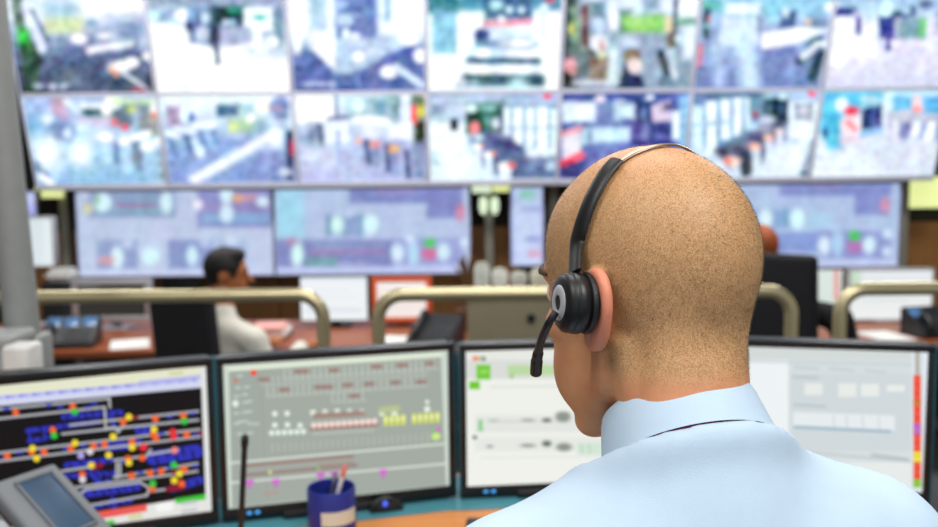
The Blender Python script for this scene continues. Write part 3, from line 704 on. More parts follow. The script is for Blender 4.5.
ops += [(p, [(-150, 560), (640, 426), (652, 486), (-150, 640)], 'e4e4e0', 5), (p, [(200, 495), (450, 456), (450, 478), (200, 520)], 'ea5c54', 5), (p, [(536, 440), (632, 425), (634, 442), (540, 456)], '40c43c', 5), (l, 300, 522, 345, 512, 14, '58c848', 6),
        (l, 400, 498, 430, 493, 16, 'd8d4a8', 6), (l, 490, 468, 520, 464, 26, 'f4f4f4', 6), (l, 560, 456, 600, 450, 10, 'c8c8d0', 6), (l, 560, 480, 600, 474, 10, 'c8c8d0', 6), (p, [(614, 30), (640, 30), (655, 490), (632, 490)], 'e2e4e2', 5)]
PIC['M1'] = (QUAD['M1'], [(0, '07070b'), (520, '07070b')], ops, 5)
ops = [(p, [(38, 92), (658, 50), (673, 425), (48, 490)], 'a2aaa2', 5), (l, 40, 86, 660, 44, 9, 'e6eed6', 6), (l, 130, 100, 150, 480, 3, '98a098', 4), (p, [(40, 100), (125, 92), (135, 480), (50, 488)], 'a0a9a2', 8)]


def yy(x_, y_): return y_ - (x_ - 200) * 0.068
for row, x0_, x1_, y_, h_ in [(0, 200, 650, 100, 26), (1, 130, 620, 112, 14), (2, 150, 620, 148, 30), (3, 340, 440, 178, 26), (4, 165, 650, 315, 26)]:
    x_ = x0_
    while x_ < x1_:
        ops.append((l, x_, yy(x_, y_) - h_ / 2, x_ + 1, yy(x_, y_) + h_ / 2, 3.5, 'c2cbc2' if row < 4 else 'b6beb6', 5))
        x_ += 17.5
    ops.append((l, x0_, yy(x0_, y_ + 15), x1_, yy(x1_, y_ + 15), 3, 'bcc5bc' if row < 4 else '9aa29a', 4))
for x_, y_, w_ in [(250, 96, 34), (345, 99, 20), (470, 97, 22), (545, 98, 24), (625, 98, 16), (140, 112, 24), (200, 146, 22), (315, 146, 44), (385, 145, 20), (448, 146, 22), (525, 147, 20), (600, 150, 20), (405, 178, 22)]:
    ops.append((l, x_ - w_ / 2, yy(x_, y_), x_ + w_ / 2, yy(x_, y_) - 1, 12, '9c8078', 6))
for x_, y_, rr in [(172, 216, 8), (208, 215, 8), (284, 213, 9), (319, 212, 9), (355, 210, 9), (391, 210, 9), (427, 211, 9), (172, 249, 8), (209, 248, 8), (246, 250, 8), (485, 215, 8), (522, 218, 9), (618, 226, 9), (618, 205, 6)] + [(163 + i * 18.5, 272, 8) for i in range(6)]:
    ops.append((e, x_, y_ - (0 if y_ != 272 else (x_ - 163) * 0.045) - max(0, (x_ - 500) * 0.2), rr, rr, 'e6f2e6', 5))
ops += [(l, 280, 258, 470, 246, 10, 'a05c54', 6), (l, 290, 222, 430, 214, 14, 'a08478', 12), (l, 285, 275, 460, 264, 6, 'b8c0b8', 6)]
for i in range(11): ops.append((e, 286 + i * 17.8, 250 - i * 1.2, 8.5, 9, 'f0dcd4', 4))
for i in range(4): ops += [(l, 497 + i * 17, 226 - i, 497 + i * 17, 246 - i, 13, 'd4e060', 5), (e, 497 + i * 17, 233 - i, 6, 6, 'f0f4b0', 4)]
for i in range(5): ops += [(l, 580 + i * 17, 221 - i * 1.2, 580 + i * 17, 240 - i * 1.2, 13, 'd4e060', 5), (e, 580 + i * 17, 228 - i * 1.2, 6, 6, 'f0f4b0', 4)]
ops += [(l, 485, 205, 530, 200, 18, 'b8c490', 14), (e, 644, 282, 13, 10, 'c8f080', 5), (e, 650, 262, 6, 6, 'e060d0', 4), (e, 636, 266, 5, 5, '60d050', 4), (e, 110, 96, 9, 9, 'f4503c', 4), (e, 58, 118, 6, 6, 'd07860', 4), (e, 57, 186, 9, 10, 'e4f0e4', 5)]
for x_, y_ in [(85, 183), (98, 180), (85, 212), (98, 210), (60, 215), (70, 240), (85, 238), (60, 245), (100, 245), (118, 246), (70, 275), (100, 272), (70, 105), (65, 140), (90, 138), (60, 165), (85, 160)]:
    ops.append((l, x_ - 6, y_, x_ + 6, y_ - 1, 6, 'c6d0c6', 5))
ops += [(l, 40, 360, 665, 304, 5, 'e2eae0', 5), (l, 45, 418, 672, 362, 5, 'e2eae0', 5), (l, 90, 368, 400, 340, 8, '9c7c74', 7), (l, 90, 395, 410, 366, 9, '988078', 7), (l, 300, 366, 400, 357, 6, 'a49088', 7), (l, 140, 452, 180, 446, 6, 'b49890', 8), (e, 158, 387, 6, 6, 'c8d890', 4), (e, 300, 376, 5, 5, '90c070', 4)]
for x_, y_ in [(98, 420), (175, 417), (307, 397), (347, 394), (489, 389)]: ops += [(l, x_ - 7, y_ - 3, x_ + 7, y_ - 5, 12, 'd868d4', 6), (l, x_, y_ + 3, x_, y_ + 12, 9, 'c078c0', 6)]
PIC['M2'] = (QUAD['M2'], [(0, 'ccd8cc'), (520, 'ccd8cc')], ops, 5)
PIC['M3'] = (QUAD['M3'], [(0, 'ecefe8'), (500, 'eff1ea')], [
    (r, -20, 78, 800, 140, 'd9dcd8', 6), (r, -20, 20, 800, 76, 'e6e8e2', 8), (e, 62, 75, 9, 8, 'f09058', 5), (e, 76, 75, 7, 7, 'd0b8a0', 5), (e, 88, 76, 8, 8, '88a088', 5), (r, 65, 95, 110, 142, '76cc3a', 6), (l, 80, 118, 98, 117, 9, '9cdc70', 5), (r, 42, 148, 76, 173, '70c830', 6),
    (r, 165, 96, 700, 128, 'b9d9a2', 14), (e, 178, 132, 6, 8, '98c880', 6), (l, 110, 166, 700, 158, 3, 'ccd0cc', 4), (r, 60, 255, 800, 312, 'e5e8e2', 12), (r, 60, 325, 800, 372, 'e6e9e3', 12), (l, 100, 282, 800, 276, 3, 'd4d8d4', 6), (l, 80, 300, 800, 292, 3, 'd8dcd8', 6), (l, 80, 392, 800, 384, 3, 'dadeda', 6),
    (e, 290, 272, 15, 7, '707c74', 8), (e, 342, 262, 24, 16, '8c948c', 14), (e, 342, 250, 18, 5, '949c94', 8), (e, 230, 272, 22, 5, 'a2aaa2', 8), (e, 120, 273, 18, 5, 'bcc4bc', 8), (e, 170, 275, 30, 3, 'd0d4d0', 6), (e, 290, 347, 15, 10, '6c786e', 10), (e, 345, 358, 24, 13, '8a928a', 14), (e, 230, 353, 24, 6, '98a09a', 8), (e, 108, 356, 12, 5, 'a0a8a2', 6),
    (r, 70, 270, 86, 308, '96d098', 8), (e, 60, 327, 7, 6, '586868', 5), (r, 388, 345, 470, 382, 'd0e6d4', 12), (l, 400, 350, 404, 378, 4, 'b4ccb8', 5), (l, 425, 350, 428, 378, 4, 'b4ccb8', 5)], 6)
ops = [(r, -400, 78, 150, 700, 'edf2f4', 8), (r, -400, 20, 535, 76, 'd2d9d8', 12), (l, -100, 80, 535, 92, 4, 'c2ccd0', 8), (r, 158, 120, 532, 360, 'cfd8db', 12), (r, 200, 150, 256, 186, 'e6ebe8', 8), (r, 305, 150, 361, 192, 'e6ebe8', 8), (r, 375, 152, 431, 190, 'e8ece9', 8), (r, 455, 155, 511, 176, 'e8ece9', 8),
       (l, 165, 130, 240, 132, 7, 'b8c2c8', 8), (l, 170, 100, 240, 104, 8, 'c6ced2', 8), (l, 280, 104, 350, 110, 8, 'c6ced2', 8), (l, 390, 110, 450, 116, 8, 'c8d0d4', 8), (l, 168, 216, 265, 222, 7, 'b8c2c8', 8), (p, [(165, 238), (480, 250), (480, 296), (165, 282)], 'e6ecee', 8), (l, 170, 285, 465, 299, 8, '94b4c6', 5),
       (l, 290, 250, 292, 285, 4, 'c8d2d6', 6), (l, 330, 252, 332, 287, 4, 'c8d2d6', 6), (l, 380, 254, 382, 288, 4, 'c8d2d6', 6), (l, 430, 256, 432, 291, 4, 'c8d2d6', 6), (r, 160, 395, 530, 560, 'e6ebea', 10), (l, 160, 360, 530, 392, 6, 'bcc6c8', 8), (l, 410, 372, 520, 386, 8, 'b4bcc0', 8),
       (r, 532, 45, 566, 520, 'dfe6ea', 5), (r, 543, 50, 558, 125, 'b4b0a8', 6), (r, 538, 125, 561, 470, 'f04c38', 5), (r, 538, 362, 561, 393, 'f0e834', 5), (r, 538, 275, 561, 308, 'b868cc', 6), (r, 538, 447, 561, 473, '84c83c', 5), (r, 538, 202, 561, 220, 'c87830', 6), (r, 570, 30, 590, 520, 'e4ecf6', 5)]
for i in range(12): ops.append((l, 540, 140 + i * 26, 560, 140 + i * 26, 2.5, 'd88868', 4))
PIC['M4'] = (QUAD['M4'], [(0, 'd4dcdf'), (520, 'd8e0e2')], ops, 6)

# ------------------------------------------------------------------ the operator in front
THETA, NOD = R(36.5), R(3.0)
HEAD = P(649, 302, 0.80)
HM = Matrix.Translation(HEAD) @ Matrix.Rotation(THETA, 4, 'Z') @ Matrix.Rotation(-NOD, 4, 'X')
HI = HM.inverted()
CROT = (Matrix.Rotation(R(11.0), 4, 'Z') @ Matrix.Rotation(R(-38.0), 4, 'X')).to_3x3()
COLC = P(676, 407, 0.77)                     # middle of the collar's upper edge
CAX = CROT @ Vector((0, 0, 1))
NECK = COLC - CAX * 0.045                    # middle of the neck's base
TM = Matrix.Translation(NECK + Vector((0.006, -0.03, 0))) @ Matrix.Rotation(R(12.0), 4, 'Z') @ Matrix.Rotation(R(-1.4), 4, 'Y')
FLOOR, LOW = 0.0, -0.22


def hl(v): return HM @ Vector(v)


def xf(V, M):
    M = np.array(M)
    return V @ M[:3, :3].T + M[:3, 3]


def skin_material():
    m = bpy.data.materials.new('skin')
    m.use_nodes = True
    nt = m.node_tree
    b = nt.nodes['Principled BSDF']
    N, Lk = nt.nodes.new, nt.links.new
    tc = N('ShaderNodeTexCoord')
    n1 = N('ShaderNodeTexNoise'); n1.inputs['Scale'].default_value = 28; n1.inputs['Detail'].default_value = 5
    n2 = N('ShaderNodeTexNoise'); n2.inputs['Scale'].default_value = 1300; n2.inputs['Detail'].default_value = 2
    for n in (n1, n2): Lk(tc.outputs['Object'], n.inputs['Vector'])
    r1 = N('ShaderNodeValToRGB')
    r1.color_ramp.elements[0].position, r1.color_ramp.elements[1].position = 0.3, 0.72
    r1.color_ramp.elements[0].color = (*rgb('c0805a'), 1)
    r1.color_ramp.elements[1].color = (*rgb('d89c70'), 1)
    Lk(n1.outputs['Fac'], r1.inputs['Fac'])
    r2 = N('ShaderNodeValToRGB')
    r2.color_ramp.elements[0].position, r2.color_ramp.elements[1].position = 0.36, 0.62
    r2.color_ramp.elements[0].color = (*rgb('ac8052'), 1)
    r2.color_ramp.elements[1].color = (*rgb('d8aa7a'), 1)
    Lk(n2.outputs['Fac'], r2.inputs['Fac'])
    at = N('ShaderNodeAttribute'); at.attribute_name = 'scalp'
    mx = N('ShaderNodeMix'); mx.data_type = 'RGBA'
    Lk(at.outputs['Fac'], mx.inputs['Factor'])
    Lk(r1.outputs['Color'], mx.inputs['A']); Lk(r2.outputs['Color'], mx.inputs['B'])
    rd = N('ShaderNodeAttribute'); rd.attribute_name = 'ruddy'
    m2 = N('ShaderNodeMix'); m2.data_type = 'RGBA'
    Lk(rd.outputs['Fac'], m2.inputs['Factor'])
    Lk(mx.outputs['Result'], m2.inputs['A'])
    m2.inputs['B'].default_value = (*rgb('e08a70'), 1)
    Lk(m2.outputs['Result'], b.inputs['Base Color'])
    b.inputs['Roughness'].default_value = 0.48
    b.inputs['Specular IOR Level'].default_value = 0.4
    b.inputs['Subsurface Weight'].default_value = 0.12
    b.inputs['Subsurface Radius'].default_value = (0.008, 0.003, 0.0015)
    b.inputs['Subsurface Scale'].default_value = 0.6
    bp = N('ShaderNodeBump'); bp.inputs['Strength'].default_value = 0.25; bp.inputs['Distance'].default_value = 0.0008
    Lk(n2.outputs['Fac'], bp.inputs['Height']); Lk(bp.outputs['Normal'], b.inputs['Normal'])
    return m


SKIN = skin_material()
MAN = thing('person', 'bald-shaven man in a pale blue shirt and headset, seen from behind', 'person', (NECK.x, NECK.y, FLOOR))

# head and neck, in head coordinates (x right, y forward, z up)
F = Field((-0.116, -0.15, -0.235), (0.116, 0.15, 0.152), 0.0021)
F.add(F.ell((0, -0.002, 0.042), (0.0785, 0.1035, 0.0955)))
F.add(F.ell((0, -0.038, 0.006), (0.06, 0.05, 0.06)), 0.014)
F.add(F.ell((0, 0.045, 0.055), (0.06, 0.046, 0.056)), 0.012)
F.add(F.ell((0, 0.032, -0.038), (0.056, 0.058, 0.078)), 0.016)
F.add(F.ell((0, 0.055, -0.110), (0.027, 0.021, 0.018)), 0.014)
for s in (-1, 1):
    F.add(F.ell((s * 0.045, 0.054, -0.018), (0.021, 0.025, 0.02)), 0.012)
    F.add(F.cap((s * 0.052, -0.004, -0.056), (s * 0.024, 0.053, -0.110), 0.015, 0.015), 0.014)
    F.add(F.ell((s * 0.036, 0.05, -0.06), (0.023, 0.03, 0.04)), 0.012)
    F.add(F.cap((s * 0.06, 0.0, 0.0), (s * 0.053, -0.006, -0.058), 0.013, 0.014), 0.014)
F.add(F.ell((0, 0.081, 0.026), (0.05, 0.02, 0.013)), 0.012)
F.add(F.cap((0, 0.094, 0.016), (0, 0.117, -0.026), 0.007, 0.012), 0.008)
F.add(F.ell((0, 0.103, -0.032), (0.018, 0.014, 0.009)), 0.006)
F.add(F.ell((0, 0.083, -0.064), (0.024, 0.012, 0.006)), 0.004)
F.add(F.ell((0, 0.081, -0.075), (0.021, 0.012, 0.007)), 0.004)
for s in (-1, 1):
    F.cut(F.ell((s * 0.031, 0.101, 0.007), (0.018, 0.014, 0.011)), 0.008)
    F.add(F.ell((s * 0.031, 0.081, 0.007), (0.0125, 0.0125, 0.0125)), 0.002)
nk = HI @ (COLC - CAX * 0.075 + Vector((-0.004, -0.004, 0)))
F.add(F.cap((0, -0.030, -0.02), (nk.x, nk.y, nk.z), 0.0535, 0.054), 0.012)
nb = HI @ (COLC - CAX * 0.03 + CROT @ Vector((0, -0.016, 0)))
for s in (-1, 1):                                                     # neck muscles
    F.add(F.cap((s * 0.027, -0.05, -0.005), (nb.x + s * 0.024, nb.y, nb.z), 0.024, 0.027), 0.014)
    F.add(F.cap((s * 0.060, -0.026, -0.03), (nk.x + s * 0.018, nk.y + 0.028, nk.z), 0.010, 0.011), 0.014)


def ear(s):
    fl = 0.34
    u = (F.Y + 0.014) / 0.88
    w = -(s * F.X) + 0.0765 - fl * np.minimum(u - 0.012, 0)              # distance from the ear's own plane
    w = np.broadcast_to(w, F.f.shape)
    v = F.Z / 0.83 + 0.12 * u
    g = np.sqrt((u / 0.021) ** 2 + ((v - 0.004) / 0.031) ** 2 + (w / 0.0042) ** 2)
    F.add((g - 1) * 0.0042, 0.004)
    loop = [(0.010, 0.006), (0.013, 0.022), (0.007, 0.034), (-0.006, 0.038), (-0.018, 0.033), (-0.025, 0.02), (-0.026, 0.004), (-0.021, -0.011), (-0.013, -0.022), (-0.005, -0.03), (0.004, -0.029), (0.008, -0.02)]
    loop = [(q.x, q.y) for q in smooth_path([(a, b, 0) for a, b in loop], 4)]
    for (a, b), (c, d) in zip(loop, loop[1:]):
        P3 = lambda a, b: (s * (0.0765 - fl * min(a - 0.012, 0)), 0.88 * a - 0.014, 0.83 * (b - 0.12 * a))
        F.add(F.cap(P3(a, b), P3(c, d), 0.0040 + 0.0018 * min(1, max(0, (-0.008 - b) / 0.015))), 0.0035)
    F.add(F.cap((s * 0.0765, 0.0, -0.008), (s * 0.079, -0.001, 0.002), 0.004), 0.003)


ear(-1); ear(1)
V, Fc = F.mesh()
V = relax(V, Fc, 3, 0.45)
x_, y_, z_ = V[:, 0], V[:, 1], V[:, 2]
ax_ = np.abs(x_)


def sstep(a, b, t):
    t = np.clip((t - a) / (b - a), 0, 1)
    return t * t * (3 - 2 * t)


def scalp_of(x, y, z):
    ax = np.abs(x)
    front = 0.083 - 0.25 * np.maximum(0, 0.055 - z)
    low = np.where(y < -0.03, -0.057, np.where(y < 0.03, -0.057 + (y + 0.03) / 0.06 * 0.061, 0.004 + (y - 0.03) * 0.4))
    edge = sstep(-0.008, 0.014, z - low) * sstep(-0.004, 0.012, front - y)
    earhole = np.hypot((y + 0.008) / 0.015, (z - 0.002) / 0.026)
    edge *= np.where(ax > 0.062, sstep(0.95, 1.15, earhole), 1)
    edge *= np.where(ax > 0.084, 0, 1)
    return edge


scalp = scalp_of(x_, y_, z_) * (1 - 0.5 * sstep(0.085, 0.125, z_ + 0.2 * (y_ - 0.0)))
ruddy = 0.75 * sstep(0.080, 0.084, ax_) * (z_ < 0.05) + 0.25 * sstep(-0.04, -0.09, z_) * sstep(0.0, -0.05, y_)
HV, HF = V.copy(), Fc
# the hands lie on the desk, below the picture
vw = xf(V, HM)
bodyV, bodyF = [vw], [Fc]
S_, RD = [scalp], [ruddy]


def hand(s):
    wr = TM @ Vector((s * 0.13, 0.40, -0.462))
    G = Field((wr.x - 0.13, wr.y - 0.08, wr.z - 0.05), (wr.x + 0.13, wr.y + 0.24, wr.z + 0.06), 0.0035)
    G.add(G.cap(wr - Vector((0, 0.05, -0.01)), wr + Vector((0, 0.02, 0)), 0.028, 0.024))
    G.add(G.cap(wr + Vector((-0.016, 0.03, 0)), wr + Vector((-0.02, 0.085, 0.004)), 0.018, 0.014), 0.012)
    G.add(G.cap(wr + Vector((0.016, 0.03, 0)), wr + Vector((0.02, 0.085, 0.004)), 0.018, 0.014), 0.012)
    for i, L in enumerate((0.068, 0.078, 0.073, 0.058)):
        b = wr + Vector((-s * (0.03 - i * 0.02), 0.092, 0.004))
        k = b + Vector((-s * (0.006 - i * 0.005), L * 0.5, 0.010))
        t = k + Vector((-s * (0.003 - i * 0.003), L * 0.42, -0.016))
        G.add(G.cap(b, k, 0.0098, 0.0088), 0.005)
        G.add(G.cap(k, t, 0.0088, 0.0072), 0.003)
    b = wr + Vector((-s * 0.028, 0.035, -0.004)); k = b + Vector((-s * 0.032, 0.036, -0.002)); t = k + Vector((-s * 0.008, 0.034, -0.004))
    G.add(G.cap(b, k, 0.013, 0.0105), 0.008); G.add(G.cap(k, t, 0.0105, 0.008), 0.004)
    return G.mesh()


for s in (-1, 1):
    v, f = hand(s)
    np_mesh('hand', relax(v, f, 1, 0.4), f, SKIN, MAN, {'scalp': np.zeros(len(v)), 'ruddy': np.zeros(len(v))})
BODY = np_mesh('body', np.concatenate(bodyV), np.concatenate(bodyF), SKIN, MAN, {'scalp': np.concatenate(S_), 'ruddy': np.concatenate(RD)})
HBVH = BVHTree.FromPolygons([Vector(v) for v in vw], [tuple(int(i) for i in f) for f in Fc])

# stubble: short tapering hairs all over the scalp
tri = np.concatenate([HF[:, [0, 1, 2]], HF[:, [0, 2, 3]]])
A, B, C = HV[tri[:, 0]], HV[tri[:, 1]], HV[tri[:, 2]]
cr = np.cross(B - A, C - A)
area = np.linalg.norm(cr, axis=1)
nrm = cr / np.maximum(area, 1e-12)[:, None]
cen = (A + B + C) / 3
if np.mean(np.sum(nrm * (cen - np.array([0, 0, 0.03])), 1)) < 0: nrm = -nrm
wgt = area * scalp_of(cen[:, 0], cen[:, 1], cen[:, 2]) * (1 - 0.6 * sstep(0.08, 0.125, cen[:, 2] + 0.2 * cen[:, 1]))
cdf = np.cumsum(wgt); cdf /= cdf[-1]
NH = 26000
ti = np.searchsorted(cdf, RNG.random(NH))
u = RNG.random(NH); v = RNG.random(NH); sw = u + v > 1
u[sw], v[sw] = 1 - u[sw], 1 - v[sw]
root = A[ti] + u[:, None] * (B - A)[ti] + v[:, None] * (C - A)[ti]
n = nrm[ti]
comb = np.stack([0 * u, -0.5 - 0 * u, -0.9 + 0 * u], 1) + RNG.normal(0, 0.35, (NH, 3))
comb = comb - n * np.sum(comb * n, 1)[:, None]
comb /= np.linalg.norm(comb, axis=1)[:, None]
d = n * 0.75 + comb * 0.75
d /= np.linalg.norm(d, axis=1)[:, None]
L = RNG.uniform(0.0016, 0.0034, NH)[:, None]
side = np.cross(d, n); side /= np.maximum(np.linalg.norm(side, axis=1), 1e-6)[:, None]
wd = RNG.uniform(0.00006, 0.00014, NH)[:, None]
third = np.cross(d, side)
base = root - n * 0.0003
q = [base + side * wd, base - side * wd * 0.5 + third * wd * 0.87, base - side * wd * 0.5 - third * wd * 0.87, root + d * L]
HVv = np.stack(q, 1).reshape(-1, 3)
i4 = np.arange(NH)[:, None] * 4
HFf = np.concatenate([i4 + np.array([[0, 1, 3]]), i4 + np.array([[1, 2, 3]]), i4 + np.array([[2, 0, 3]])])
HAIRM = mat('stubble_hair', '86704e', rough=0.4, var=0.35, scale=260, spec=0.5)
hair = np_mesh('hair', xf(HVv, HM), HFf, HAIRM, MAN)
tag(hair, kind='stuff')

# eyes and eyebrows
for s in (-1, 1):
    bm = BM()
    bmesh.ops.create_uvsphere(bm, u_segments=20, v_segments=12, radius=0.0118, matrix=HM @ Matrix.Translation((s * 0.031, 0.0835, 0.007)))
    eye = obj('eye', bm, mat('eye_white', 'e8e4dc', rough=0.15, var=0.03), MAN)
    bm = BM()
    bmesh.ops.create_uvsphere(bm, u_segments=16, v_segments=8, radius=0.0058, matrix=HM @ Matrix.Translation((s * 0.031, 0.0905, 0.007)))
    obj('iris', bm, mat('iris_brown', '4a3424', rough=0.1, var=0.2, scale=400), eye)
    pts = []
    for k in range(9):
        t = k / 8
        o_ = hl((s * (0.012 + 0.042 * t), 0.16, 0.026 + 0.009 * math.sin(t * 2.4) - 0.006 * t))
        hit = HBVH.ray_cast(o_, (HM.to_3x3() @ Vector((0, -1, 0))), 0.2)[0]
        if hit: pts.append(hit)
    bm = BM()
    if len(pts) > 3: tube(bm, pts, [0.0035] + [0.0042] * (len(pts) - 2) + [0.0018], n=8)
    obj('eyebrow', bm, mat('eyebrow_hair', '4a3a2c', rough=0.7, var=0.4, scale=600), MAN)

# shirt: torso, shoulders and sleeves
SHIRT = mat('shirt_cotton', 'bcd1e3', rough=0.85, var=0.015, scale=60, bump=0.12, bscale=900, spec=0.15)
T = Field((-0.36, -0.2, -0.66), (0.36, 0.5, 0.06), 0.0062)
T.add(T.ell((0, 0.045, -0.30), (0.175, 0.118, 0.30)))
T.add(T.ell((0, 0.05, -0.52), (0.165, 0.125, 0.16)), 0.06)
T.add(T.ell((0, 0.01, -0.14), (0.19, 0.085, 0.12)), 0.06)
T.add(T.cap((0, 0.018, -0.062), (0, 0.03, -0.014), 0.088, 0.079), 0.025)
for s in (-1, 1):
    T.add(T.cap((s * 0.03, 0.012, -0.047 + 0.008 * s), (s * 0.152, 0.02, -0.091), 0.058, 0.058), 0.05)
    T.add(T.ell((s * 0.085, -0.035, -0.15), (0.075, 0.05, 0.095)), 0.05)
    T.add(T.cap((s * 0.172, 0.02, -0.112), (s * 0.24, 0.07, -0.36), 0.062, 0.055), 0.04)
    T.add(T.cap((s * 0.24, 0.07, -0.365), (s * 0.14, 0.36, -0.452), 0.053, 0.036), 0.025)
T.cut(T.cap((0, 0.025, -0.06), (0, 0.085, 0.1), 0.060, 0.066), 0.006)
ax_l = TM.inverted().to_3x3() @ CAX
p_l = TM.inverted() @ (COLC - CAX * (0.0395 + 0.0064))
d_l = (T.X - p_l.x) * ax_l.x + (T.Y - p_l.y) * ax_l.y + (T.Z - p_l.z) * ax_l.z
r_l = np.sqrt(np.maximum((T.X - p_l.x) ** 2 + (T.Y - p_l.y) ** 2 + (T.Z - p_l.z) ** 2 - d_l ** 2, 0))
T.add(np.sqrt((r_l - 0.073) ** 2 + (d_l + 0.006) ** 2) - 0.011, 0.02)
T.cut(np.maximum(-d_l, np.sqrt((T.X - p_l.x) ** 2 + (T.Y - p_l.y) ** 2 + (T.Z - p_l.z) ** 2) - 0.093), 0.004)
fold = 0.0016 * np.sin(26 * (T.X + 0.35 * T.Z) + 9 * T.Y) * np.clip(1.3 * np.abs(T.X) / 0.2, 0, 1) + 0.0011 * np.sin(55 * (T.Z - 0.4 * T.X) + 3)
T.f = (T.f + fold).astype(np.float32)
V, Fc = T.mesh()
V = relax(V, Fc, 4, 0.5)
shirt = np_mesh('shirt', xf(V, TM), Fc, SHIRT, MAN)
SBVH = BVHTree.FromPolygons([Vector(v) for v in xf(V, TM)], [tuple(int(i) for i in f) for f in Fc])


def ring(bm, prof, M, rx, ry, a0, a1, n=96, drop=None, closed_prof=True):
    """Sweep a (radial offset, height) outline around an oval ring from angle a0 to a1."""
    rows = []
    for i in range(n + 1):
        a = a0 + (a1 - a0) * i / n
        dz = drop(a) if drop else (0.0, 1.0)
        rows.append([bm.verts.new(M @ Vector(((rx + o) * math.cos(a), (ry + o) * math.sin(a), dz[0] + z * dz[1]))) for o, z in prof])
    m = len(prof)
    for a, b in zip(rows, rows[1:]):
        for k in range(m if closed_prof else m - 1):
            bm.faces.new((a[k], b[k], b[(k + 1) % m], a[(k + 1) % m]))
    bm.faces.new(rows[0]); bm.faces.new(rows[-1])
    return bm


# collar: stand inside, leaf folded over the outside; the front sits lower than the back
CM = Matrix.Translation(COLC - CAX * 0.0395) @ CROT.to_4x4()
prof = [(0.0, -0.016), (-0.001, 0.006), (-0.003, 0.028), (-0.002, 0.036), (0.0005, 0.0395), (0.0035, 0.038), (0.0055, 0.032), (0.0085, 0.016), (0.0125, -0.004), (0.0125, -0.0055), (0.0105, -0.0045), (0.0065, 0.012), (0.003, 0.020), (0.003, -0.016)]
bm = BM()
ring(bm, prof, CM, 0.0610, 0.0665, R(100), R(440), 120)
obj('collar', bm, SHIRT, shirt)
bm = BM()                                                            # back yoke seam and centre pleat, lying on the cloth
for pts in ([(-0.17, -0.11), (-0.1, -0.105), (0.0, -0.1), (0.1, -0.105), (0.17, -0.11)],):
    path = []
    for i in range(41):
        x0 = -0.16 + 0.32 * i / 40
        hit = SBVH.ray_cast(TM @ Vector((x0, -0.5, -0.115 - 0.15 * x0 * x0)), TM.to_3x3() @ Vector((0, 1, 0)), 1.0)[0]
        if hit: path.append(hit)
    tube(bm, path, 0.0011, n=6)
obj('yoke_seam', bm, SHIRT, shirt)
bm = BM()
path = []
for i in range(30):
    hit = SBVH.ray_cast(TM @ Vector((0.055, -0.5, -0.05 - 0.012 * i)), TM.to_3x3() @ Vector((0, 1, 0)), 1.0)[0]
    if hit: path.append(hit)
tube(bm, path, 0.0009, n=6)
obj('back_pleat', bm, SHIRT, shirt)
TIE = mat('tie_silk', '6c1236', rough=0.45, var=0.12, scale=300)
bm = BM()
ring(bm, [(0.0035, -0.012), (0.0035, -0.0), (0.0104, -0.0045), (0.0110, -0.0062), (0.0096, -0.0085)], CM, 0.0610, 0.0665, R(102), R(438), 96)
fr = CM @ Vector((0, 0.076, -0.014))
rbox(bm, fr + CM.to_3x3() @ Vector((0, 0.006, -0.012)), (0.034, 0.018, 0.034), 0.006, rot=CM.to_3x3())
rbox(bm, fr + CM.to_3x3() @ Vector((0, 0.012, -0.17)), (0.06, 0.005, 0.30), 0.002, rot=CM.to_3x3())
obj('tie', bm, TIE, MAN)

# trousers and shoes (below the picture): seated, feet on the floor
TR = mat('trouser_wool', '22252e', rough=0.9, var=0.1, scale=80)
G = Field((-0.3, -0.2, -1.33), (0.3, 0.72, -0.5), 0.011)
hz = -0.66
G.add(G.ell((0, 0.06, hz), (0.175, 0.14, 0.13)))
zf = FLOOR - NECK.z
for s in (-1, 1):
    G.add(G.cap((s * 0.09, 0.08, hz - 0.03), (s * 0.13, 0.50, hz - 0.02), 0.085, 0.062), 0.04)
    G.add(G.cap((s * 0.13, 0.50, hz - 0.03), (s * 0.13, 0.52, zf + 0.1), 0.06, 0.045), 0.02)
V, Fc = G.mesh()
np_mesh('trousers', xf(relax(V, Fc, 2), TM), Fc, TR, MAN)
for s in (-1, 1):
    b = TM @ Vector((s * 0.13, 0.52, 0)); b.z = FLOOR
    G = Field((b.x - 0.1, b.y - 0.12, -0.01), (b.x + 0.1, b.y + 0.26, 0.14), 0.006)
    G.add(G.cap((b.x, b.y - 0.04, 0.045), (b.x, b.y + 0.16, 0.035), 0.044, 0.036)); G.add(G.cap((b.x, b.y - 0.02, 0.06), (b.x, b.y, 0.11), 0.045, 0.04), 0.03)
    V, Fc = G.mesh()
    V[:, 2] = np.maximum(V[:, 2], 0.0)
    np_mesh('shoe', V, Fc, mat('shoe_leather', '141210', rough=0.3), MAN)

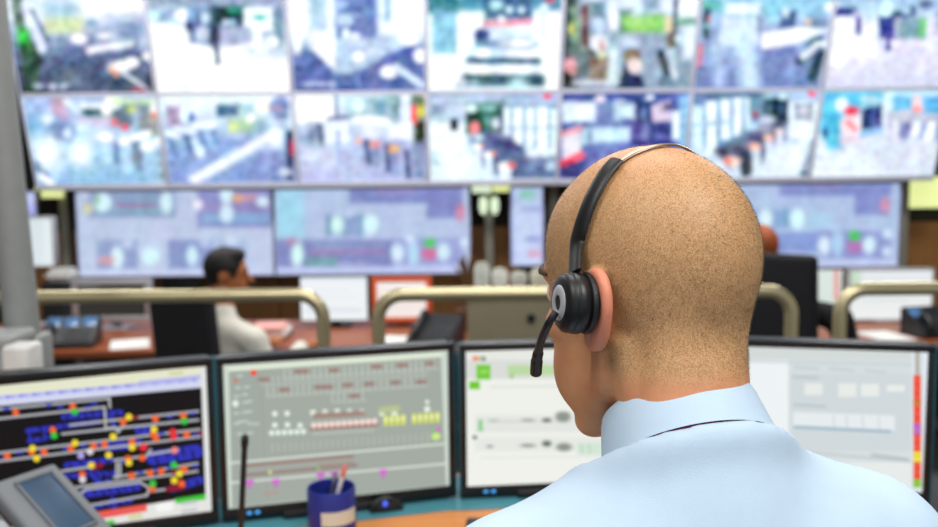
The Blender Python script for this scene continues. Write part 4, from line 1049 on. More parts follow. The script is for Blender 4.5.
# ------------------------------------------------------------------ headset
HS = thing('headset', 'black single-ear headset with microphone boom worn on the shaven head', 'headset', tuple(hl((0, 0, 0.137))))
BLACK = mat('headset_plastic', '0c0c0e', rough=0.42, var=0.1, scale=200, bump=0.05, bscale=1500)
CUSH = mat('ear_cushion_leatherette', '0c0c0d', rough=0.5, var=0.15, scale=150, bump=0.3, bscale=700)
RINGM = mat('silver_ring_paint', 'b6b8bc', rough=0.4, metal=0.15, var=0.04)
WIRE = mat('headband_steel', 'b8a088', rough=0.3, metal=0.85, var=0.05)
EARC = P(579, 303, 0.735)
NA = R(15.0)
NV = Vector((-math.cos(NA), -math.sin(NA), 0.06)).normalized()
CUPM = Matrix.Translation(EARC) @ NV.to_track_quat('Z', 'Y').to_matrix().to_4x4()
k = 0.0254
bm = BM(); lathe(bm, [(0.0, -0.002), (k * 0.9, -0.002), (k, 0.002), (k * 1.0, 0.006), (k * 0.97, 0.0085), (k * 0.95, 0.009), (k * 0.95, 0.010), (k * 0.97, 0.0105), (k * 0.94, 0.0135), (k * 0.8, 0.0165), (k * 0.5, 0.0175), (0.0, 0.0178)], 56, CUPM)
cup = obj('speaker_housing', bm, BLACK, HS)
bm = BM(); lathe(bm, [(0.0065, 0.0165), (0.0065, 0.0187), (0.0075, 0.0192), (0.0135, 0.0184), (0.0145, 0.0176), (0.0145, 0.0155)], 48, CUPM @ Matrix.Translation((0, 0, 0)))
obj('trim_ring', bm, RINGM, cup, label='silver grey ring on the outside of the ear piece')
bm = BM(); lathe(bm, [(0.0, -0.0085), (k * 0.5, -0.0085), (k * 0.85, -0.0083), (k * 0.98, -0.007), (k * 1.0, -0.005), (k * 0.98, -0.003), (k * 0.9, -0.002), (0.0, -0.002)], 48, CUPM)
obj('ear_cushion', bm, CUSH, HS)
bm = BM()
tube(bm, smooth_path([P(556, 312, 0.722), P(549, 323, 0.722), P(542, 338, 0.738), P(538, 352, 0.755)], 6), [0.0031] * 6 + [0.0034] * 13, n=12)
boom = obj('microphone_boom', bm, BLACK, HS)
bm = BM()
tube(bm, smooth_path([P(539.5, 349, 0.752), P(537.5, 356, 0.76), P(536.5, 364, 0.768), P(536, 372, 0.776), P(536, 373.5, 0.777)], 5), [0.0034] * 3 + [0.0046] * 5 + [0.0052] * 11 + [0.0048, 0.0035], n=14)
obj('microphone_tip', bm, BLACK, boom)
# headband: over the crown along the scalp
def on_head(px, py, lift):
    h, nn, _, _ = HBVH.ray_cast(CAM, ray(px, py), 3.0)
    return (h + nn * lift, nn) if h else None


band, ups = [], []
for px, py in [(581, 246), (585, 229), (591, 211), (599, 193), (609, 176), (619, 164.5)]:
    q = on_head(px, py, 0.005)
    if q: band.append(q[0]); ups.append(q[1])
top = CUPM @ Vector((0.0, 0.0, 0.004)) + Vector((0.0, 0.0, 0.024))
band = [top] + band
ups = [ups[0]] + ups
bp = smooth_path(band, 6)
un = [ups[min(int(i / 6 + 0.5), len(ups) - 1)] for i in range(len(bp))]
for _ in range(3): un = [(un[max(i - 1, 0)] + un[i] + un[min(i + 1, len(un) - 1)]).normalized() for i in range(len(un))]
bm = BM(); tube(bm, bp, [0.0084] * len(bp), n=16, up=un, flat=0.32)
hb = obj('headband', bm, BLACK, HS)
thin, tups = [], []
for px, py in [(617, 167), (626, 160), (637, 154), (650, 149.5), (664, 147)]:
    q = on_head(px, py, 0.0022)
    if q: thin.append(q[0]); tups.append(q[1])
c0 = hl((0, thin and (HI @ thin[-1]).y or 0, 0.03))
last = HI @ thin[-1]
a_start = math.atan2(last.z - 0.03, last.x)
a = a_start - R(8)
while a > R(-8):
    dirv = HM.to_3x3() @ Vector((math.cos(a), 0, math.sin(a)))
    o_ = hl((0, last.y, 0.03))
    h, nn, _, _ = HBVH.ray_cast(o_ + dirv * 0.25, -dirv, 0.3)
    if h: thin.append(h + nn * 0.0025); tups.append(nn)
    a -= R(8)
tp = smooth_path(thin, 4)
un = [tups[min(int(i / 4 + 0.5), len(tups) - 1)] for i in range(len(tp))]
bm = BM(); tube(bm, tp, [0.0036] * len(tp), n=10, up=un, flat=0.3)
obj('headband_spring', bm, WIRE, HS, label='thin bare steel spring over the crown')
bm = BM()
rbox(bm, thin[-1], (0.012, 0.03, 0.016), 0.004, rot=HM.to_3x3())
obj('temple_pad', bm, CUSH, HS)

# ------------------------------------------------------------------ room shell
YW = 7.65
DARK = mat('dark_wall_paint', '2c2a24', rough=0.8, var=0.12, scale=6)
SIDEW = mat('side_wall_paint', 'b9b6ac', rough=0.9, var=0.04, scale=8)
CEILM = mat('ceiling_paint', 'd8d8d4', rough=0.95, var=0.03, scale=8)
FLOORM = mat('floor_carpet', '54565a', rough=0.95, var=0.15, scale=120, bump=0.3)
WOODW = mat('wall_wood', 'a4703c', rough=0.55, var=0.14, scale=3, stretch=(6, 6, 0.8))
bm = BM(); rbox(bm, (0.1, (2.86 - 3.0) / 2, -0.05), (10.4, 5.86, 0.1)); struct('floor_upper', bm, FLOORM)
bm = BM(); rbox(bm, (0.1, (2.86 + YW) / 2, LOW - 0.05), (10.4, YW - 2.86, 0.1)); struct('floor_lower', bm, FLOORM)
bm = BM(); rbox(bm, (0.1, 2.84, -0.16), (10.4, 0.04, 0.121)); struct('trim_step', bm, mat('step_edge', '4a4a4a', rough=0.5))
bm = BM(); rbox(bm, (0.1, YW + 0.06, 1.65), (10.4, 0.12, 3.9)); struct('wall_back', bm, DARK)
bm = BM(); rbox(bm, (-5.06, 2.3, 1.65), (0.12, 10.7, 3.9)); struct('wall_left', bm, SIDEW)
bm = BM(); rbox(bm, (5.26, 2.3, 1.65), (0.12, 10.7, 3.9)); struct('wall_right', bm, SIDEW)
bm = BM(); rbox(bm, (0.1, 2.3, 3.65), (10.4, 10.7, 0.1)); struct('ceiling', bm, CEILM)
zt = P(920, 222, YW - 0.02).z
bm = BM()
for i in range(9):
    rbox(bm, (-4.5 + i * 1.16, YW - 0.02, (LOW + zt) / 2), (1.15, 0.04, zt - LOW), 0.004)
struct('trim_wood_panelling', bm, WOODW)

# ------------------------------------------------------------------ video wall: cubes leaning forward
TILT, YAW = R(16.0), R(2.0)
ZR = Matrix.Rotation(YAW, 3, 'Z')
PU = ZR @ Vector((1, 0, 0))
PN = ZR @ Vector((0, -math.cos(TILT), -math.sin(TILT)))
PV = ZR @ Vector((0, -math.sin(TILT), math.cos(TILT)))
PO = P(425, 187, 7.0) + PV * 0.010
TW, TH, U0 = 0.982, 0.719, -2.919
CUBE_H = mat('cube_housing', '26272a', rough=0.6)
CUBE_B = mat('cube_bezel', 'e4eaff', rough=0.3, var=0.02)
SCR = screen_mat('lit_wall_screen', 1.17)
CUBE_INFO = {
    'T1': 'video wall panel showing dark ticket gates with a green sign', 'T2': 'video wall panel showing one dark figure crossing a bright white hall',
    'T3': 'video wall panel showing a white glass-fronted kiosk and bluish gates', 'T4': 'video wall panel showing wide banded steps with a pink strip on top',
    'T5': 'video wall panel showing several close-up people and a green counter', 'T6': 'video wall panel showing an empty blue-grey hall with a white counter',
    'T7': 'video wall panel showing a dark blue clothed pair on a pale floor', 'B1': 'video wall panel showing pale blue gate posts and two red spots at far left',
    'B2': 'video wall panel showing a white floor stripe and a person with a red bag', 'B3': 'video wall panel showing grey gates with three orange lights and a yellow edge',
    'B4': 'video wall panel showing a row of red-lit gates before white pillars', 'B5': 'video wall panel showing a dark blue lobby with a white and red banner',
    'B6': 'video wall panel showing red-lit gates beside a small white booth', 'B7': 'video wall panel showing a cyan wall with a dark blue doorway'}
for j, row in enumerate(('B', 'T')):
    for i in range(7):
        kx = f'{row}{i + 1}'
        o3 = PO + PV * (TH * j) + PU * (U0 + TW * i)
        ctr = o3 + PU * (TW / 2) + PV * (TH / 2)
        t = thing('video_wall_panel', CUBE_INFO[kx], 'display', tuple(o3 + PU * (TW / 2)), 0, 'video wall panels')
        rotm = Matrix((PU, -PN, PV)).transposed()
        bm = BM(); rbox(bm, ctr - PN * 0.19, (TW - 0.002, 0.34, TH - 0.002), 0.006, rot=rotm); obj('housing', bm, CUBE_H, t)
        fw, fb = 0.015, (0.045 if j == 0 else 0.014)
        bm = BM()
        rbox(bm, ctr - PV * (TH / 2 - fb / 2), (TW - 0.002, 0.03, fb), 0.002, rot=rotm)
        rbox(bm, ctr + PV * (TH / 2 - 0.008), (TW - 0.002, 0.03, 0.016), 0.002, rot=rotm)
        for s in (-1, 1):
            rbox(bm, ctr + PU * (s * (TW / 2 - fw / 2 - 0.001)) + PV * ((fb - 0.016) / 2), (fw, 0.03, TH - fb - 0.018), 0.002, rot=rotm)
        obj('bezel', bm, CUBE_B, t)
        bl = o3 + PU * fw + PV * fb + PN * 0.006
        tl = o3 + PU * fw + PV * (TH - 0.016) + PN * 0.006
        tr = tl + PU * (TW - 2 * fw)
        screen('screen', tl, tr, bl, PIC[kx], SCR, t, step=0.8, blur=2.3, grain=0.13)

# posts that carry the wall
POSTM = mat('post_steel', '9a988a', rough=0.5, metal=0.1, var=0.06)
for px, lab in ((66, 'dark steel post under the left end of the video wall'), (489, 'dark steel post with two oval lamps in the middle gap'), (553, 'dark steel post just left of the shaven head'), (902, 'olive grey steel post right of the lower displays')):
    x = P(px, 230, 7.42).x
    zc = (PO - PN * 0.2).z - 0.02
    bm = BM(); rbox(bm, (x, 7.42, (LOW + zc) / 2), (0.07, 0.07, zc - LOW), 0.006)
    t = thing('support_post', lab, 'post', (x, 7.42, LOW), 0, 'video wall posts')
    obj('shaft', bm, POSTM, t)
    bm = BM(); rbox(bm, (x, 7.42, LOW + 0.01), (0.18, 0.18, 0.02), 0.004); obj('foot_plate', bm, POSTM, t)

# ------------------------------------------------------------------ lower displays under the video wall
SCR2 = screen_mat('lit_lower_screen', 1.0)
LBEZ = mat('display_bezel', 'b4bce0', rough=0.35, var=0.03)
LSTAND = mat('display_stand', '1c1c1c', rough=0.5)


def wall_display(key, x0, x1, ybot, label, Y=7.2, ztop=None, xb=None):
    a, b = P(x0, ybot, Y), P(x1, ybot, Y)
    z0 = (a.z + b.z) / 2
    z1 = ztop if ztop else PO.z - 0.012 
    cx, w = (a.x + b.x) / 2, b.x - a.x
    t = thing('track_display', label, 'display', (cx, Y, LOW), 0, 'displays below the video wall')
    bm = BM(); rbox(bm, (cx, Y + 0.045, (z0 + z1) / 2), (w, 0.08, z1 - z0), 0.008); obj('housing', bm, LSTAND, t)
    bm = BM(); f = 0.014
    rbox(bm, (cx, Y, z0 + f / 2), (w, 0.024, f), 0.003); rbox(bm, (cx, Y, z1 - f / 2), (w, 0.024, f), 0.003)
    for s in (-1, 1): rbox(bm, (cx + s * (w - f) / 2, Y, (z0 + z1) / 2), (f, 0.024, z1 - z0 - 2 * f), 0.003)
    obj('bezel', bm, LBEZ, t)
    screen('screen', (a.x + f, Y - 0.003, z1 - f), (b.x - f, Y - 0.003, z1 - f), (a.x + f, Y - 0.003, z0 + f), PIC[key], SCR2, t, step=0.9, blur=2.0, grain=0.05)
    bm = BM(); rbox(bm, (cx, Y + 0.1, (LOW + z0 + 0.3) / 2), (min(0.3, w * 0.5), 0.05, z0 + 0.3 - LOW), 0.006); rbox(bm, (cx, Y + 0.06, LOW + 0.015), (min(0.6, w * 0.9), 0.3, 0.03), 0.006)
    obj('stand', bm, LSTAND, t)
    return t


wall_display('S1', 79, 275, 276.5, 'wide lavender track display left of the middle, dark-haired man in front')
wall_display('S2', 275.5, 471, 274.5, 'wide lavender track display with a bright green dot, left of the gap')
wall_display('S3', 510.5, 544, 266, 'narrow tall lavender display just left of the shaven head')
wall_display('S4', 703, 898, 268, 'wide lavender track display right of the shaven head')
wall_display('S0', -70, 38, 217, 'lavender display behind the grey pole at far left')

# lamps on the back wall
LAMPM = mat('lamp_glow', 'd8e0a0', rough=0.6, emit='dce69a', estr=1.0)
LAMPW = mat('lamp_glow_white', 'e4f0d8', rough=0.6, emit='dcf0d0', estr=0.95)
LAMPB = mat('lamp_body', '3a3a36', rough=0.5)


def lamp(x0, y0, x1, y1, label, m, oval=False, Y=7.34, group='lit lamps on the back wall'):
    a, b = P(x0, y1, Y), P(x1, y0, Y)
    c = (a + b) / 2
    w, h = abs(b.x - a.x), abs(b.z - a.z)
    t = thing('wall_lamp', label, 'lamp', tuple(c), 0, group)
    bm = BM()
    if oval:
        bmesh.ops.create_uvsphere(bm, u_segments=20, v_segments=12, radius=0.5, matrix=Matrix.Translation(c) @ Matrix.Diagonal((w, w, h, 1)))
        obj('diffuser', bm, m, t)
        bm = BM(); cyl(bm, (c.x, Y, c.z + h * 0.4), (c.x, Y, c.z + h * 0.65), w * 0.3); rbox(bm, (c.x, Y + 0.05, c.z + h * 0.6), (0.03, 0.12, 0.02), 0.003)
        obj('bracket', bm, LAMPB, t)
    else:
        rbox(bm, c, (w, 0.05, h), 0.012); obj('diffuser', bm, m, t)
        bm = BM(); rbox(bm, c + Vector((0, 0.15, 0)), (w * 0.9, 0.26, h * 0.7), 0.006); obj('housing', bm, LAMPB, t)


lamp(36, 187, 63, 198, 'yellow-green lamp strip under the left end of the video wall', LAMPM)
lamp(472, 184, 491, 193, 'pale green lamp strip above the left oval lamp', LAMPW)
lamp(493, 183, 511, 192, 'yellow-green lamp strip above the right oval lamp', LAMPM)
lamp(479, 195, 487, 215, 'left one of two small oval white lamps on the middle post', LAMPW, True)
lamp(491, 195, 499, 215, 'right one of two small oval white lamps on the middle post', LAMPW, True)
lamp(906, 176, 990, 208, 'large yellow-green lit panel below the right end of the video wall', LAMPM, Y=7.5)

# ------------------------------------------------------------------ far row of desks
FD = 0.52
WOOD = mat('far_desk_wood', '96502c', rough=0.4, var=0.18, scale=4, stretch=(1, 8, 8))
GREYM = mat('grey_laminate', '8a8a84', rough=0.6)
t = thing('far_desk', 'long reddish brown desk of the lower row behind the rails', 'desk', (0, 5.4, LOW))
bm = BM(); rbox(bm, (0.0, 5.42, FD - 0.02), (7.6, 0.98, 0.04), 0.006); obj('desktop', bm, WOOD, t)
for x in (-3.6, -2.2, -0.2, 0.85, 3.6):
    bm = BM(); rbox(bm, (x, 5.45, (LOW + FD - 0.04) / 2), (0.04, 0.8, FD - 0.04 - LOW), 0.004); obj('side_panel', bm, GREYM, t)
bm = BM(); rbox(bm, (0, 5.8, (LOW + FD) / 2), (7.5, 0.02, FD - 0.14 - LOW)); obj('modesty_panel', bm, mat('modesty_panel', '3a3a38', rough=0.6), t)

WHITE_SCR = screen_mat('lit_office_screen', 1.0)
MBLACK = mat('monitor_plastic', '15161a', rough=0.4, var=0.1)
SILVER = mat('silver_plastic', 'b4b6ba', rough=0.35, metal=0.2, var=0.04)
ORANGE = mat('orange_plastic', 'e8642c', rough=0.45)
FMPIC = {
    'F1': (QUAD['F1'], [(0, 'f0f4f8'), (450, 'eef2f4')], [(r, 0, 0, 700, 40, 'dde6ee', 30), (l, 80, 130, 500, 130, 8, 'dfe4ea', 20), (l, 80, 200, 560, 200, 8, 'dfe4ea', 20), (l, 80, 330, 600, 330, 30, 'd8e0e8', 30)], 20),
    'F2': (QUAD['F2'], [(0, 'f4e4dc'), (500, 'f6ece8')], [(r, 60, 40, 540, 120, 'f8f0ee', 30), (l, 100, 200, 480, 200, 40, 'f4d0c4', 30), (l, 100, 300, 400, 300, 30, 'f0e8e4', 30)], 20),
    'F3': (QUAD['F3'], [(0, '2a2a2c'), (500, '34322a')], [(r, 30, 20, 260, 60, '9098a0', 30), (e, 380, 380, 40, 20, '4050a0', 20)], 20),
    'F4': (QUAD['F4'], [(0, 'dce4e4'), (500, 'f0f2f0')], [(r, 0, 0, 120, 200, 'c8e0c8', 60), (r, 150, 20, 850, 90, 'e8ecf0', 30), (l, 160, 300, 600, 300, 20, 'dce0e4', 30)], 20),
    'F5': (QUAD['F5'], [(0, 'dce8e0'), (300, 'd8e4dc')], [(r, 440, 0, 490, 300, 'e8a4a0', 30)], 20),
    'F0': (QUAD['F0'], [(0, 'd8e4e8'), (500, 'dce8ec')], [(r, 430, 30, 540, 470, 'e4eef0', 40)], 20)}


def desk_monitor(key, x0, y0, x1, y1, Y, label, bez, bw=0.012, desk=FD, group='small monitors of the lower row'):
    a, b = P(x0, y0, Y), P(x1, y1, Y)
    cx, cz, w, h = (a.x + b.x) / 2, (a.z + b.z) / 2, b.x - a.x, a.z - b.z
    t = thing('computer_monitor', label, 'monitor', (cx, Y, desk), 0, group)
    bm = BM(); rbox(bm, (cx, Y + 0.028, cz), (w, 0.045, h), 0.008); obj('housing', bm, bez if bez is SILVER else MBLACK, t)
    bm = BM()
    rbox(bm, (cx, Y, a.z - bw / 2), (w, 0.02, bw), 0.003); rbox(bm, (cx, Y, b.z + bw / 2), (w, 0.02, bw), 0.003)
    for s in (-1, 1): rbox(bm, (cx + s * (w - bw) / 2, Y, cz), (bw, 0.02, h - 2 * bw), 0.003)
    obj('bezel', bm, bez, t)
    screen('screen', (a.x + bw, Y - 0.002, a.z - bw), (b.x - bw, Y - 0.002, a.z - bw), (a.x + bw, Y - 0.002, b.z + bw), PIC_F(key), WHITE_SCR, t, step=1.0)
    bm = BM(); rbox(bm, (cx, Y + 0.075, (desk + cz) / 2 + 0.005), (0.06, 0.03, cz - desk), 0.004); rbox(bm, (cx, Y + 0.05, desk + 0.007), (0.2, 0.16, 0.012), 0.004)
    obj('stand', bm, bez if bez is SILVER else MBLACK, t)


def PIC_F(k): return FMPIC[k]


desk_monitor('F1', 299, 276, 369, 321, 5.6, 'white-screened monitor left of the orange-framed monitor', MBLACK, 0.008)
desk_monitor('F2', 371, 277, 432, 322, 5.62, 'monitor with an orange frame behind the middle rail', ORANGE, 0.034)
desk_monitor('F3', 71, 280, 152, 321, 5.6, 'monitor with a silver frame and dark screen, left of the dark-haired man', SILVER, 0.036)
desk_monitor('F4', 849, 269, 932, 320, 5.6, 'white-screened monitor behind the right rail, beside the dark phone', SILVER, 0.012)
desk_monitor('F5', 786, 269, 842, 318, 5.66, 'monitor with a pink strip, partly behind the black-jacketed person', MBLACK, 0.008)
desk_monitor('F0', -14, 217, 56, 267, 5.75, 'raised white-screened monitor behind the grey pole', SILVER, 0.012)

BLKP = mat('phone_plastic', '1a1c20', rough=0.4, var=0.1)
KEYM = mat('phone_keys', '34383e', rough=0.5)
LCDM = mat('phone_blue_screen', '2a4a70', rough=0.25, var=0.05, emit='5a86b4', estr=0.55)


def console_phone(px, py, Y, rotz, label, screens=0, w=0.29):
    c = P(px, py, Y)
    t = thing('console_phone', label, 'phone', (c.x, Y, FD), R(rotz), 'office phones on the lower row')
    d, h0, h1 = 0.22, 0.035, 0.15
    bm = BM()
    sec = [(-d / 2, 0), (d / 2, 0), (d / 2, h1), (d / 2 - 0.03, h1 + 0.006), (-d / 2, h0)]
    A_ = [bm.verts.new((-w / 2, y, z)) for y, z in sec]; B_ = [bm.verts.new((w / 2, y, z)) for y, z in sec]
    bm.faces.new(A_); bm.faces.new(B_)
    for i in range(5): bm.faces.new((A_[i], A_[(i + 1) % 5], B_[(i + 1) % 5], B_[i]))
    bmesh.ops.bevel(bm, geom=bm.edges[:], offset=0.006, segments=2, affect='EDGES')
    body = obj('housing', bm, BLKP, t, world=False)
    sl = math.atan2(h1 - h0, d - 0.03)
    rot = Matrix.Rotation(sl, 3, 'X')

    def on(u, v): return Vector((u, -d / 2 + v * (d - 0.03), h0 + v * (h1 - h0) + 0.004))
    bm = BM()
    for i in range(5):
        for j in range(5):
            rbox(bm, on(-w * 0.02 + i * w * 0.1, 0.08 + j * 0.1), (w * 0.075, 0.014, 0.008), 0.002, rot=rot)
    obj('keypad', bm, KEYM, t, world=False)
    for i in range(screens):
        bm = BM(); rbox(bm, on(-w * 0.34 + i * w * 0.34, 0.78), (w * 0.26, 0.075, 0.006), 0.002, rot=rot); obj('blue_screen', bm, LCDM, t, world=False)
    bm = BM()
    hx = -w * 0.33
    y0_, y1_ = (0.05, 0.55) if screens else (0.06, 0.92)
    tube(bm, [on(hx, y0_) + Vector((0, 0, 0.018)), on(hx, y0_ + 0.08) + Vector((0, -0.004, 0.03)), on(hx, (y0_ + y1_) / 2) + Vector((0, -0.008, 0.036)), on(hx, y1_ - 0.08) + Vector((0, -0.006, 0.03)), on(hx, y1_) + Vector((0, -0.004, 0.016))], [0.02, 0.021, 0.015, 0.021, 0.02], n=14)
    obj('handset', bm, BLKP, t, world=False)


console_phone(71, 338, 5.1, 8, 'dark phone console with three blue screens on the left of the far desk', 3)
console_phone(436, 340, 5.05, -24, 'black phone console between the orange-framed monitor and beige cabinet', 0, 0.27)
console_phone(935, 332, 5.15, 12, 'dark phone console at the right end of the far desk', 1, 0.3)

# papers and cups on the far desk
PAPER = mat('paper_white', 'e8e8e4', rough=0.85, var=0.03)
PINK = mat('paper_pink', 'e4a8a0', rough=0.85, var=0.05)
t = thing('paper_tray', 'stack of pink and white papers in front of the white-screened monitor', 'papers', tuple(P(272, 326, 5.3)))
c = P(272, 326, 5.3); c.z = FD
bm = BM(); rbox(bm, c + Vector((0, 0, 0.006)), (0.2, 0.28, 0.011), 0.002); obj('tray', bm, MBLACK, t)
bm = BM(); rbox(bm, c + Vector((0, 0, 0.03)), (0.185, 0.26, 0.036), 0.001); obj('lower_sheets', bm, PAPER, t)
bm = BM(); rbox(bm, c + Vector((-0.01, -0.01, 0.062)), (0.18, 0.25, 0.026), 0.001, rot=Matrix.Rotation(R(4), 3, 'Z')); obj('upper_sheets', bm, PINK, t)
CUPW = mat('cup_white', 'dcdcd8', rough=0.4, var=0.03)


def cup(x, y, z, rr, h, label, m=CUPW, group=None, coffee=True):
    t = thing('cup', label, 'cup', (x, y, z), 0, group)
    bm = BM(); lathe(bm, [(rr * 0.72, 0.0), (rr, h), (rr * 1.06, h), (rr * 1.06, h - 0.004), (rr * 0.94, h - 0.006), (rr * 0.7, 0.006), (0.001, 0.006)], 24); obj('cup_wall', bm, m, t, world=False)
    bm = BM(); lathe(bm, [(0.001, h * 0.8), (rr * 0.88, h * 0.8), (rr * 0.88, h * 0.8 - 0.002)], 20); obj('drink', bm, mat('drink_brown', '3a2416', rough=0.2), t, world=False)


c = P(161, 330, 5.1); cup(c.x, 5.12, FD, 0.038, 0.1, 'white cup in front of the silver-framed monitor')
for px, py, rz, lab in ((130, 344, 20, 'white sheet of paper on the desk left of the dark-haired man'), (395, 341, -12, 'white sheet of paper on the far desk below the orange-framed monitor'), (885, 336, 10, 'white sheet of paper on the far desk left of the right phone')):
    c = PZ(px, py, FD)
    bm = BM(); rbox(bm, (0, 0, 0.0012), (0.21, 0.297, 0.0024))
    o = obj('paper_sheet', bm, PAPER, world=False); o.location = (c.x, max(c.y, 5.12), FD); o.rotation_euler = (0, 0, R(rz)); tag(o, lab, 'paper', 'papers on the far desk')

# beige cabinet with things on it
BEIGE = mat('cabinet_beige', '8c8468', rough=0.55, var=0.05, scale=10)
zc = P(505, 296, 4.62).z
xa, xb = P(467, 300, 4.62).x, P(567, 300, 4.62).x
t = thing('cabinet', 'beige metal cabinet with a black knob behind the middle rail', 'cabinet', ((xa + xb) / 2, 4.76, LOW))
bm = BM(); rbox(bm, ((xa + xb) / 2, 4.76, (LOW + zc) / 2), (xb - xa, 0.26, zc - LOW), 0.006); obj('housing', bm, BEIGE, t)
bm = BM(); rbox(bm, ((xa + xb) / 2, 4.76, zc - 0.012), (xb - xa + 0.02, 0.28, 0.024), 0.005); obj('top', bm, mat('cabinet_top', 'a8a48c', rough=0.5), t)
bm = BM(); rbox(bm, ((xa + xb) / 2, 4.626, (LOW + zc) / 2 - 0.01), (xb - xa - 0.02, 0.016, zc - LOW - 0.06), 0.003); dr = obj('door', bm, BEIGE, t)
kc = P(531, 318, 4.61)
bm = BM(); cyl(bm, kc + Vector((0, 0.012, 0)), kc + Vector((0, -0.014, 0)), 0.02, 0.023, 24); obj('knob', bm, MBLACK, dr, label='black round knob')
MISC = [('storage_jar', 'frosted storage jar on the left of the beige cabinet', 'jar', 482, 0.04, 0.16, 'e0e4dc'), ('paper_roll', 'white paper roll next to the frosted jar on the cabinet', 'paper roll', 500, 0.042, 0.13, 'f0f0e8'),
        ('metal_canister', 'grey metal canister between the paper roll and the beige pot', 'canister', 519, 0.045, 0.11, 'c4c4bc'), ('pot', 'beige pot at the right of the cabinet top beside the head', 'pot', 540, 0.05, 0.125, 'd4d0bc')]
for nm, lab, cat, px, rr, h, cc in MISC:
    x = P(px, 280, 4.72).x
    t = thing(nm, lab, cat, (x, 4.74, zc), 0)
    m_ = mat(nm + '_surface', cc, rough=0.4, var=0.05)
    bm = BM(); lathe(bm, [(0.001, 0), (rr * 0.92, 0), (rr, 0.006), (rr, h * 0.8), (rr * 0.9, h * 0.88), (rr * 0.7, h * 0.9), (0.001, h * 0.9)], 28); obj('vessel', bm, m_, t, world=False)
    bm = BM(); lathe(bm, [(0.001, h * 0.9), (rr * 0.78, h * 0.9), (rr * 0.8, h * 0.97), (rr * 0.6, h), (0.001, h)], 28); obj('lid', bm, mat(nm + '_lid', 'b8b8a8', rough=0.5), t, world=False)
x = P(467, 256, 5.45).x
t = thing('dry_plant', 'small brown dried plant in a pot left of the middle lamps', 'plant', (x, 5.45, FD))
bm = BM(); lathe(bm, [(0.001, 0), (0.05, 0), (0.07, 0.12), (0.074, 0.13), (0.06, 0.13), (0.05, 0.11), (0.001, 0.11)], 24); obj('pot', bm, mat('pot_brown', '6a4a30', rough=0.6), t, world=False)
bm = BM()
for i in range(16):
    a, b = random.random() * 6.28, random.uniform(0.3, 1.0)
    rr = 0.1 * b
    tube(bm, smooth_path([(0, 0, 0.1), (rr * 0.3 * math.cos(a), rr * 0.3 * math.sin(a), 0.3), (rr * math.cos(a), rr * math.sin(a), 0.36 + 0.15 * (1.1 - b))], 4), [0.004] * 5 + [0.012, 0.014, 0.01, 0.003], n=6, flat=0.4, up=Vector((0.01, 0.02, 1)))
obj('leaves', bm, mat('dry_leaves', '6e5836', rough=0.8, var=0.3, scale=20), t, world=False)
# dark cabinet at the far left with a white tray
xa, xb = P(41, 300, 6.05).x, P(76, 300, 6.05).x
zt = P(58, 283, 6.05).z
t = thing('equipment_cabinet', 'black equipment cabinet right of the grey pole, white tray on top', 'cabinet', ((xa + xb) / 2, 6.2, LOW))
bm = BM(); rbox(bm, ((xa + xb) / 2, 6.2, (LOW + zt) / 2), (xb - xa, 0.3, zt - LOW), 0.006); obj('housing', bm, MBLACK, t)
bm = BM(); rbox(bm, ((xa + xb) / 2, 6.045, (LOW + zt) / 2), (xb - xa - 0.03, 0.012, zt - LOW - 0.06), 0.003); obj('door', bm, BLKP, t)
bm = BM(); c = Vector(((xa + xb) / 2 - 0.01, 6.17, zt))
prism(bm, [(c.x - 0.1, c.y - 0.1), (c.x + 0.1, c.y - 0.1), (c.x + 0.085, c.y + 0.1), (c.x - 0.085, c.y + 0.1)], zt, zt + 0.085)
bmesh.ops.bevel(bm, geom=bm.edges[:], offset=0.03, segments=4, affect='EDGES')
o = obj('plastic_tray', bm, CUPW); tag(o, 'white rounded tray on top of the black equipment cabinet', 'tray')

# ------------------------------------------------------------------ chairs and people of the lower row
CHB = mat('chair_fabric_black', '14141a', rough=0.8, var=0.2, scale=200, bump=0.2)
CHM = mat('chair_metal', '3a3a3c', rough=0.35, metal=0.8)


